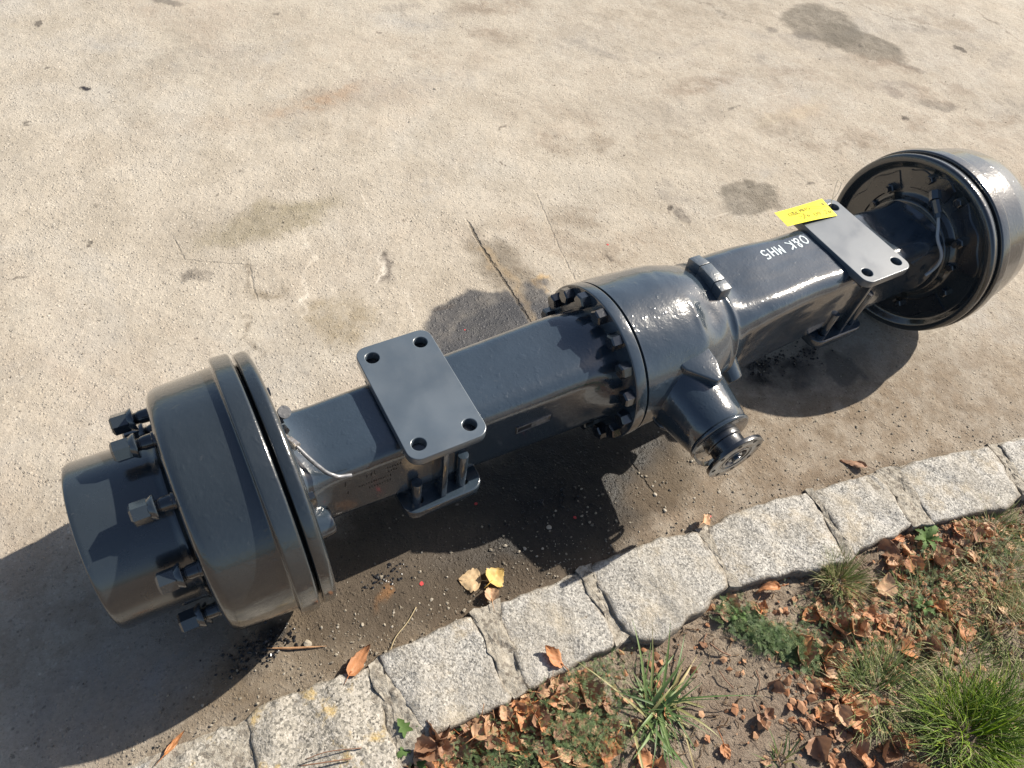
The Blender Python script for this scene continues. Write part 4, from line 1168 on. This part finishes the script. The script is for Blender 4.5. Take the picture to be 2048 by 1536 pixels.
# clusters: centre, spread x, spread y, angle, count, pile height, group, label
CL = [
 (CLUS[0], .075, .024, .0, 44, .030, '%s leaves heaped under the two long kerb stones', '%s dry leaf in the thick heap below the stones at the bottom edge'),
 (CLUS[1], .050, .022, .0, 18, .024, None, None),
 (CLUS[2], .050, .022, .0, 16, .026, None, None),
 (CLUS[3], .050, .040, .0, 22, .030, '%s leaves mixed with weed beside the broad grass', '%s leaf among creeping weed just left of the broad grass'),
 ((-.62, -.56), .10, .035, .0, 12, .026, None, None),
 (CLUS[4], .028, .016, -.6, 7, .006, '%s leaves on bare soil under the middle stone', 'crumpled %s leaf on bare soil beside the feathery weed'),
 (CLUS[6], .065, .026, -.15, 30, .014, '%s leaves strewn in grass along the right hand stones', '%s curled leaf among grass along the right hand kerb stones'),
 (CLUS[7], .060, .022, -.15, 20, .010, None, None),
 (CLUS[8], .040, .022, -.2, 9, .008, None, None),
 (CLUS[11], .045, .030, -.4, 22, .012, '%s leaves beside the wiry tuft', '%s leaf in the patch right below the wiry kerb tuft'),
 (CLUS[13], .055, .030, -.3, 13, .008, '%s leaves in the grass at the right edge', '%s leaf in thin grass towards the right edge'),
 (CLUS[14], .05, .03, -.3, 5, .006, None, None),
 (CLUS[9], .022, .030, .3, 16, .014, '%s leaves in the streak beside the bare soil patch', '%s crumpled leaf in the streak running down beside bare soil'),
 (CLUS[10], .022, .034, .2, 16, .014, None, None),
 (CLUS[16], .05, .03, .0, 16, .012, '%s leaves at the bottom edge beside the lush grass', '%s leaf at the bottom edge between soil and lush grass'),
 (CLUS[15], .05, .03, .0, 7, .006, None, None),
 (CLUS[17], .045, .025, .0, 7, .008, '%s leaves around the broad bladed grass', '%s leaf lying between the broad green grass blades'),
 (CLUS[18], .05, .03, .0, 9, .010, None, None),
 ((-.12, -.68), .10, .05, 0, 6, .002, 'single %s leaves on bare soil', 'small %s leaf lying alone on the bare soil'),
]
gl = (None, None)
for c_, sx, sy, ang, n_, hp, g_, lab in CL:
    if g_: gl = (g_, lab)
    for i in range(n_):
        a, b = lr.gauss(0, 1), lr.gauss(0, 1)
        a = max(-1.9, min(1.9, a)); b = max(-1.9, min(1.9, b))
        x = c_[0]+a*sx*math.cos(ang)-b*sy*math.sin(ang); y = c_[1]+a*sx*math.sin(ang)+b*sy*math.cos(ang)
        lim = edge_y(LOWX, x)-.008
        if y > lim: y = lim-lr.uniform(0, .03)
        z = soil_z(x, y)+.001+lr.random()**1.5*hp*math.exp(-(a*a+b*b)/3)
        me_ = lr.choice(LV)
        tone_ = {LEAF_TAN: 'tan', LEAF_RUST: 'russet', LEAF_DARK: 'dark brown'}[me_.materials[0]]
        place_leaf(me_, x, y, z, lr.uniform(0, 6.28), lr.gauss(0, .32), lr.gauss(0, .32), gl[1] % tone_, gl[0] % tone_, lr.uniform(.65, 1.22))
# leaves one can point at
sp = [
 (leaf_mesh(201, .040, LEAF_PALE, .18, .66), LEAFPT[0], .002, 2.6, .05, .05, 'pale tan flat leaf lying on the stained concrete near the kerb'),
 (leaf_mesh(203, .040, LEAF_YELLOW, 1.1, .60), LEAFPT[1], .003, .4, .2, .3, 'bright yellow folded leaf on the concrete just above the kerb'),
 (leaf_mesh(204, .030, LEAF_TAN, 1.3, .5), LEAFPT[2], .002, 1.2, .1, .1, 'small shrivelled leaf against the kerb stone below the yellow leaf'),
 (leaf_mesh(205, .058, LEAF_RUST, 1.0, .24), LEAFPT[3], .006, .55, -.1, .3, 'long orange rolled leaf leaning on the kerb stone edge'),
 (leaf_mesh(206, .055, LEAF_DARK, 1.2, .22), LEAFPT[4], .002, 2.3, .15, .2, 'dark curled leaf alone on the concrete beside the pale kerb stone'),
 (leaf_mesh(207, .040, LEAF_RUST, 1.2, .14), LEAFPT[5], .002, .6, .05, .1, 'thin rust coloured leaf strip on the concrete at bottom left'),
 (leaf_mesh(208, .048, LEAF_RUST, 1.0, .34), LEAFPT[6], .006, 1.9, -.3, .2, 'upright orange leaf standing against the lower edge of the kerb stone'),
 (leaf_mesh(209, .052, LEAF_RUST, 1.1, .20), LEAFPT[7], .004, 2.8, .1, .1, 'long orange leaf strip resting on the feathery weed'),
 (leaf_mesh(210, .046, LEAF_TAN, .9, .60), (.23, -.60), .016, .9, -.5, .3, 'large tan leaf standing up at the centre of the right leaf patch'),
 (leaf_mesh(211, .030, LEAF_TAN, 1.2, .4), (-.03, -.325), .014, .3, .2, .3, 'small reddish leaf scrap on top of the joint between two kerb stones'),
]
for me, p, dz, rz, ti, ro, lab in sp:
    z = dz if p[1] > edge_y(LOWX, p[0]) else soil_z(p[0], p[1])+dz
    place_leaf(me, p[0], p[1], z, rz, ti, ro, lab)

# ================================================================ grass and weeds
def blades(name, n, R, h, hw, mat, seed, lean=.5, droop=.6, dry=.15, segs=5, spread=None, dir_=None, flat=.0):
    r = random.Random(seed)
    V = []; F = []; T = []
    for i in range(n):
        a = r.uniform(0, 6.283)
        d = math.sqrt(r.random())*R
        x, y = d*math.cos(a), d*math.sin(a)*(.8 if spread is None else spread)
        hd = a+r.gauss(0, .7) if dir_ is None else dir_+r.gauss(0, .8)
        ln = h*r.uniform(.45, 1.15)
        le = max(0, r.gauss(lean, .25))*(.4+.6*d/R)+.05 + flat
        dr_ = r.uniform(.3, 1.0)*droop
        tint = r.uniform(0, .68) if r.random() > dry else r.uniform(.8, 1)
        w = hw*r.uniform(.6, 1.2)
        px, py, pz = x, y, -.004
        dx, dy = math.cos(hd), math.sin(hd)
        sx, sy = -dy, dx
        tw = r.uniform(-.6, .6)
        b = len(V)
        el = math.pi/2-le
        for k in range(segs+1):
            q = k/segs
            ww = w*(1-q**2.2)*(.55+.45*min(1, q*4))
            if k == segs: ww = w*.04
            ox, oy = sx*math.cos(tw*q), sy*math.cos(tw*q); oz = math.sin(tw*q)
            V.append((px+ox*ww, py+oy*ww, max(pz+oz*ww, -.006))); V.append((px-ox*ww, py-oy*ww, max(pz-oz*ww, -.006)))
            V.append((px, py, max(pz, -.006)-ww*.35))
            T += [tint]*3
            st = ln/segs
            px += dx*st*math.cos(el); py += dy*st*math.cos(el); pz += st*math.sin(el)
            el -= dr_*1.8/segs*(.5+q)
        for k in range(segs):
            a_ = b+k*3
            F.append((a_, a_+2, a_+5, a_+3)); F.append((a_+2, a_+1, a_+4, a_+5))
    me = bpy.data.meshes.new(name); me.from_pydata(V, [], F)
    at = me.attributes.new('tint', 'FLOAT', 'POINT'); at.data.foreach_set('value', T)
    return finish(me, mat, True, None)
def tuft(loc, parts, label, cat='grass', name='grass_tuft'):
    o = tag(empty(name, (loc[0], loc[1], soil_z(loc[0], loc[1]))), label, cat)
    for nm, me in parts: ob(nm, me, o)
    return o
tuft((.160, -.880), [('green_blades', blades('green_blades', 620, .078, .115, .0011, GRASS_LUSH, 1, .70, 1.1, .07)), ('dry_blades', blades('dry_blades', 420, .12, .08, .001, GRASS_DULL, 2, .9, .8, .6))], 'large lush bright green grass tuft at the bottom right corner')
tuft((.262, -.895), [('green_blades', blades('green_blades', 300, .055, .095, .0011, GRASS_LUSH, 31, .65, .9, .06))], 'yellow green grass clump on the right edge beside the lush tuft')
tuft(TUFT[1], [('green_blades', blades('green_blades', 520, .075, .070, .0010, GRASS_DULL, 3, .9, .7, .2))], 'dull green low grass tuft left of the lush tuft')
tuft((.135, -.725), [('green_blades', blades('green_blades', 200, .055, .05, .0010, GRASS_DULL, 33, .9, .7, .3))], 'thin flattened grass tuft between leaf streak and lush tuft')
tuft(TUFT[2], [('green_blades', blades('green_blades', 420, .032, .068, .0007, GRASS_DULL, 4, .7, .5, .3)), ('dry_blades', blades('dry_blades', 90, .034, .055, .0008, STRAW, 5, .8, .4, .3))], 'fine wiry grass tuft growing against the kerb stone edge')
tuft(TUFT[4], [('green_blades', blades('green_blades', 650, .085, .055, .0009, GRASS_DULL, 6, .8, .5, .45))], 'olive half dry grass at the right edge among leaves')
tuft(TUFT[5], [('green_blades', blades('green_blades', 260, .08, .062, .0010, GRASS_DULL, 7, .9, .6, .2))], 'loose green grass between the russet leaves')
tuft((.48, -.70), [('green_blades', blades('green_blades', 380, .085, .055, .0009, GRASS_DULL, 17, .9, .6, .5))], 'sparse half dry grass below the right hand leaves')
tuft((.56, -.62), [('green_blades', blades('green_blades', 300, .075, .05, .0009, GRASS_DULL, 27, .9, .6, .35))], 'thin grass beside the pale kerb stone at the right')
tuft(TUFT[9], [('green_blades', blades('green_blades', 320, .085, .065, .0010, GRASS_DULL, 8, .9, .7, .3))], 'short green grass behind the lush tuft')
tuft(TUFT[6], [('green_blades', blades('green_blades', 26, .020, .06, .0016, GRASS_BROAD, 9, .9, .7, .25))], 'small sprig of grass on bare soil at the bottom edge')
tuft(TUFT[7], [('green_blades', blades('green_blades', 60, .05, .05, .0011, GRASS_DULL, 10, .9, .6, .2))], 'scattered grass in the leaf heap at the bottom')
# broad bladed tuft: every blade is a part of its own
bt = tag(empty('broad_grass_tuft', (TUFT[3][0], TUFT[3][1], soil_z(*TUFT[3]))), 'sprawling broad bladed green grass tuft below the kerb', 'grass')
br = random.Random(4)
for i in range(120):
    me = blades('grass_blade', 1, .001, 1, 1, GRASS_BROAD, 1)   # replaced just below
    bpy.data.meshes.remove(me)
    a = br.uniform(0, 6.283)
    if br.random() < .55: a = br.uniform(-2.2, 1.7)
    ln = br.uniform(.06, .175); w = br.uniform(.0016, .0034)
    me = blades('grass_blade', 1, .0005, ln, w, GRASS_BROAD, 100+i, 1.1, .85, .22, 8, dir_=a, flat=.30)
    ob('grass_blade', me, bt, (br.gauss(0, .022), br.gauss(0, .014), 0))
# rosettes with single leaves
def rosette(loc, label, n, L, seed):
    o = tag(empty('rosette_weed', (loc[0], loc[1], soil_z(*loc)+.002)), label, 'weed')
    r = random.Random(seed)
    for i in range(n):
        V = []; F = []; T = []
        a = 6.283*i/n+r.uniform(-.3, .3); ln = L*r.uniform(.7, 1.1)
        seg = 12
        for k in range(seg+1):
            q = k/seg
            w = ln*.16*(math.sin(math.pi*min(1, q**1.3*.98+.02))**.8)*(1+.45*math.sin(k*2.6)*(1 if q < .8 else .3))+.0008
            z = .012*math.sin(q*2.4)+.004
            for s in (-1, 0, 1):
                V.append((q*ln, s*w, z+abs(s)*w*.35)); T.append(.35+.3*r.random())
        for k in range(seg):
            for s in range(2): F.append((k*3+s, k*3+s+1, k*3+s+4, k*3+s+3))
        me = bpy.data.meshes.new('leaf'); me.from_pydata(V, [], F)
        at = me.attributes.new('tint', 'FLOAT', 'POINT'); at.data.foreach_set('value', T)
        finish(me, ROSETTE, True, None)
        ob('leaf', me, o, (0, 0, 0), (0, r.uniform(-.25, .1), a))
rosette(DAND[0], 'toothed green rosette weed at the bottom beside the long stone', 7, .048, 1)
rosette(DAND[1], 'green dandelion like rosette under the right hand stones', 7, .040, 2)
rosette(DAND[2], 'small round leaved green weed among russet leaves', 6, .028, 3)
rosette((-.085, -.515), 'pale little green weed at the upper end of the feathery patch', 4, .020, 4)
# feathery ground cover and creeping weed
def feather(name, spots, seed, mat, n, sx, sy, size, top=.016):
    r = random.Random(seed)
    V = []; F = []; T = []
    for i in range(n):
        c_ = r.choice(spots)
        x, y = c_[0]+r.gauss(0, sx), c_[1]+r.gauss(0, sy)
        if y > edge_y(LOWX, x)-.004: continue
        z = soil_z(x, y)+r.random()**1.6*top
        a = r.uniform(0, 6.283); el = r.uniform(-.1, .9)
        ln = size*r.uniform(.6, 1.3)
        tint = min(1, max(0, r.gauss(.42, .22)))
        d = Vector((math.cos(a)*math.cos(el), math.sin(a)*math.cos(el), math.sin(el)))
        s = Vector((-math.sin(a), math.cos(a), r.uniform(-.3, .3)))
        P0 = Vector((x, y, z))
        for k in range(5):
            q = P0+d*ln*k/5
            for sd in (-1, 1):
                b = len(V)
                tip = q+d*ln*.16+s*sd*ln*.26*(1-k/6)
                V += [q-d*ln*.03, tip-d*ln*.03, tip+d*ln*.05, q+d*ln*.045]; T += [tint]*4
                F.append((b, b+1, b+2, b+3))
    me = bpy.data.meshes.new(name); me.from_pydata([tuple(v) for v in V], [], F)
    at = me.attributes.new('tint', 'FLOAT', 'POINT'); at.data.foreach_set('value', T)
    return finish(me, mat, False)
fe = [COVER[i] for i in (0, 1, 1, 2, 2, 2, 3, 3, 3, 4)]
tag(ob('feathery_weed', feather('feathery_weed', fe, 3, WEED, 1500, .017, .014, .014)), 'low feathery grey green weed on the bare soil below the kerb', 'ground cover', kind='stuff')
cr_ = [COVER[i] for i in (5, 5, 6, 7, 8, 9, 9)] + [[-.55, -.55], [-.62, -.53], [-.50, -.60], [-.45, -.54]]
tag(ob('creeping_weed', feather('creeping_weed', cr_, 5, WEED, 3200, .042, .026, .0095, .034)), 'small leaved creeping weed growing through the leaf heap', 'ground cover', kind='stuff')
oth = [COVER[10], [.10, -.63], [.05, -.70], [.36, -.62], [.45, -.66], [.25, -.70], [.3, -.64], [.55, -.66]]
tag(ob('green_cover', feather('green_cover', oth, 8, WEED, 2000, .042, .026, .010, .022)), 'patchy low green cover between the right hand leaves', 'ground cover', kind='stuff')

# ---- loose straw and twigs on the soil
V = []; F = []; T = []
r = random.Random(14)
for i in range(2600):
    x, y = r.uniform(-.75, 1.2), 0
    lo = edge_y(LOWX, x)
    y = lo-.002-r.random()**1.2*.55
    ln = r.uniform(.005, .022)*(1.6 if r.random() < .1 else 1); a = r.uniform(0, 6.283)
    z = soil_z(x, y)+.0015
    tint = r.random()
    d = Vector((math.cos(a), math.sin(a), r.gauss(0, .18))); s = Vector((-math.sin(a), math.cos(a), 0))*r.uniform(.0004, .0011)
    p = Vector((x, y, z)); b = len(V)
    mid_ = p+d*ln*.5+s*r.uniform(-3, 3)+Vector((0, 0, .0015))
    for q in (p, mid_, p+d*ln):
        V += [q-s, q+s, q+Vector((0, 0, s.length*1.3))]; T += [tint]*3
    for k in (0, 3):
        F += [(b+k, b+k+3, b+k+5, b+k+2), (b+k+1, b+k+2, b+k+5, b+k+4)]
me = bpy.data.meshes.new('dry_litter'); me.from_pydata([tuple(v) for v in V], [], F)
at = me.attributes.new('tint', 'FLOAT', 'POINT'); at.data.foreach_set('value', T)
tag(ob('dry_litter', finish(me, STRAW, False)), 'bits of straw and stalk scattered over the soil', 'litter', kind='stuff')

# ---- leaf crumbs
V = []; F = []; T = []
r = random.Random(77)
for i in range(3000):
    if r.random() < .8:
        c_ = r.choice([CLUS[k] for k in (0, 1, 2, 3, 6, 7, 9, 10, 11, 13, 14, 15)]); x, y = c_[0]+r.gauss(0, .06), c_[1]+r.gauss(0, .04)
    else: x = r.uniform(-.7, 1.0); y = edge_y(LOWX, x)-r.random()*.5
    if y > edge_y(LOWX, x)-.003: continue
    z = soil_z(x, y)+.001+r.random()*.004
    s = .002+.010*r.random()**1.6; tint = r.random(); b0 = len(V)
    a0 = r.uniform(0, 6.28); k_ = r.choice((4, 5, 5, 6)); tx, ty = r.gauss(0, .5), r.gauss(0, .5)
    V.append(Vector((x, y, z+s*.35))); T.append(tint)
    for j in range(k_):
        a = a0+6.283*j/k_; rr_ = s*r.uniform(.5, 1.1)
        V.append(Vector((x+rr_*math.cos(a), y+rr_*math.sin(a), z+max(-.001, rr_*(tx*math.cos(a)+ty*math.sin(a)))))); T.append(tint)
    for j in range(k_): F.append((b0, b0+1+j, b0+1+(j+1) % k_))
me = bpy.data.meshes.new('leaf_crumbs'); me.from_pydata([tuple(v) for v in V], [], F)
at = me.attributes.new('tint', 'FLOAT', 'POINT'); at.data.foreach_set('value', T)
CRUMB = grassmat('leaf_crumb', [(.20, .10, .055), (.42, .20, .10), (.52, .32, .19), (.34, .14, .06)], .7)
tag(ob('leaf_crumbs', finish(me, CRUMB, False)), 'broken bits of brown leaf scattered over the soil', 'litter', kind='stuff')

# ---- grit on concrete and crumbs on soil
def grit(name, n, seed, region, smin, smax, zf, label, mat=GRIT):
    r = random.Random(seed)
    bm = bmesh.new(); bmesh.ops.create_icosphere(bm, subdivisions=1, radius=1)
    bm.verts.index_update()
    bv = [v.co.copy() for v in bm.verts]; bf = [tuple(v.index for v in f.verts) for f in bm.faces]; bm.free()
    V = []; F = []; T = []
    for i in range(n):
        p = region(r)
        if p is None: continue
        s = smin+(smax-smin)*r.random()**3
        tint = r.random(); b = len(V)
        R_ = Matrix.Rotation(r.uniform(0, 6.28), 3, Vector((r.gauss(0, 1), r.gauss(0, 1), r.gauss(0, 1))).normalized())
        e = Vector((r.uniform(.7, 1.3), r.uniform(.7, 1.2), r.uniform(.5, .8)))*s
        z = zf(*p)+s*.25
        for v in bv:
            q = R_ @ v; q = Vector((q.x*e.x*r.uniform(.55, 1.25), q.y*e.y*r.uniform(.55, 1.25), q.z*e.z*r.uniform(.5, 1.2)))
            V.append((p[0]+q.x, p[1]+q.y, z+q.z)); T.append(tint)
        F += [tuple(k+b for k in f) for f in bf]
    me = bpy.data.meshes.new(name); me.from_pydata(V, [], F)
    at = me.attributes.new('tint', 'FLOAT', 'POINT'); at.data.foreach_set('value', T)
    return tag(ob(name, finish(me, mat, False)), label, 'grit', kind='stuff')
def reg_p(r):
    x = r.uniform(-1.3, 2.6); y = edge_y(UPX, x)+.004+r.random()**2.2*2.2
    return x, y
def reg_k(r):
    x = r.uniform(-1.3, 1.2); y = edge_y(UPX, x)+.002+abs(r.gauss(0, .045))
    return x, y
def reg_s(r):
    x = r.uniform(-.9, 1.2); return x, edge_y(LOWX, x)-.004-r.random()**1.3*.55
grit('loose_grit', 1500, 1, reg_p, .0008, .0030, lambda x, y: 0, 'fine loose grit scattered over the concrete')
grit('kerb_grit', 1100, 2, reg_k, .0008, .0030, lambda x, y: 0, 'gravelly crumbs gathered along the kerb stones')
grit('soil_crumbs', 4200, 3, reg_s, .0010, .0050, lambda x, y: soil_z(x, y), 'crumbs of dry earth lying on the soil', SOIL)
def reg_c(spots):
    def f(r):
        c_ = r.choice(spots); return c_[0]+r.gauss(0, c_[2]), c_[1]+r.gauss(0, c_[2]*.45)
    return f
CRUST = NT('oily_crust'); CRUST.set(Base_Color=(.012, .012, .014), Roughness=.28); CRUST = CRUST.m
grit('oily_crust', 900, 6, reg_c([(-.914, -.173, .035), (-.89, -.175, .03), (.43, -.05, .05), (.50, -.07, .035), (.40, -.04, .03), (-.30, -.147, .05), (-.66, -.15, .025)]), .0010, .0045, lambda x, y: 0, 'black oily crumbs caked on the concrete under the axle', CRUST)
grit('dark_crumbs', 700, 9, reg_c([(-.45, -.20, .12), (-.05, -.24, .12), (.2, -.27, .15), (.5, -.30, .15), (-.75, -.22, .08)]), .0010, .0040, lambda x, y: 0, 'brown dirt crumbs on the stained concrete before the kerb')
sl_ = ob('wood_splinter', MB().add(*tube_data([(-.895, -.180, .003), (-.86, -.198, .004), (-.83, -.211, .004), (-.802, -.222, .002)], [.0008, .0022, .0016, .0003], 6)).mesh('wood_splinter', LEAF_TAN, False))
tag(sl_, 'pale orange wood splinter below the near drum in black crumbs', 'splinter')
# single pebbles and flecks
bm = bmesh.new(); bmesh.ops.create_icosphere(bm, subdivisions=2, radius=1)
for v in bm.verts: v.co *= 1+.28*noise.noise(v.co*1.7); v.co.z *= .6
me = bpy.data.meshes.new('pebble'); bm.to_mesh(me); bm.free(); finish(me, PEB, False)
plab = ['white crumbly pebble on the concrete below the near drum', 'small grey pebble in front of the drive flange', 'tan pebble halfway between drive flange and kerb', 'whitish pebble far out on the open concrete',
        'rounded pebble in the dark stain under the flange shadow', 'flat grey pebble at the edge of the axle shadow near the yellow leaf', 'pale pebble on the concrete right of the near drum']
for p, lab, s in zip(PEBBLE, plab, (.008, .005, .0045, .005, .004, .006, .004)):
    o = ob('pebble', me, None, (p[0], p[1], s*.3), (0, 0, p[0]*20)); o.scale = (s, s*.8, s*.8)
    tag(o, lab, 'pebble')
bm = bmesh.new()
vs = [bm.verts.new((math.cos(k)*(.8+.4*noise.noise(Vector((k, 0, 0)))), math.sin(k)*(.8+.4*noise.noise(Vector((k, 3, 0)))), 0)) for k in np.arange(0, 6.2, .6)]
f_ = bm.faces.new(vs); ex = bmesh.ops.extrude_face_region(bm, geom=[f_])
for g_ in ex['geom']:
    if isinstance(g_, bmesh.types.BMVert): g_.co.z += .3
bmesh.ops.recalc_face_normals(bm, faces=bm.faces)
me = bpy.data.meshes.new('paint_fleck'); bm.to_mesh(me); bm.free(); finish(me, RED, False)
flab = ['bright red paint fleck on the concrete left of the pale leaf', 'tiny red fleck on open concrete behind the axle', 'red fleck in the shadow under the near lower plate', 'tiny red fleck beside the kerb under the drive flange',
        'red fleck in the dark oily shadow below the flange', 'tiny red fleck on the wet patch behind the axle']
for p, lab, s in zip(REDFLECK, flab, (.005, .004, .004, .003, .004, .0025)):
    o = ob('paint_fleck', me, None, (p[0], p[1], .0008), (0, 0, p[0]*30)); o.scale = (s, s, s*.5)
    tag(o, lab, 'paint fleck')
# twigs
def twig(pts, r_, label, mat):
    o = ob('twig', MB().add(*tube_data(spline(pts, 5), r_, 6)).mesh('twig', mat, True, None))
    tag(o, label, 'twig')
TWM = NT('twig_bark'); TWM.set(Base_Color=(.20, .11, .07), Roughness=.8)
STM = NT('straw_stalk'); STM.set(Base_Color=(.42, .34, .2), Roughness=.7)
twig([(-.711, -.283, .003), (-.690, -.262, .004), (-.660, -.246, .003), (-.635, -.228, .004)], .0009, 'thin pale curved stalk on the concrete beside the kerb', STM.m)
twig([(-.905, -.385, .016), (-.87, -.398, .018), (-.83, -.412, .016)], .0012, 'thin reddish twig lying across the long kerb stone', TWM.m)
twig([(-.895, -.380, .016), (-.86, -.386, .019), (-.81, -.405, .016)], .0009, 'second fine twig on the long kerb stone', TWM.m)
for i in range(14):
    x = r.uniform(-.22, .30); y = edge_y(LOWX, x)-r.uniform(.05, .33); a = r.uniform(0, 6.28); l_ = r.uniform(.02, .05); z = soil_z(x, y)
    twig([(x, y, z+.002), (x+l_*.5*math.cos(a+.2), y+l_*.5*math.sin(a+.2), z+.006), (x+l_*math.cos(a), y+l_*math.sin(a), z+.003)], r.uniform(.0008, .0018), 'short dry twig on the bare soil', TWM.m)
    C.objects[-1]['group'] = 'short twigs on the soil'
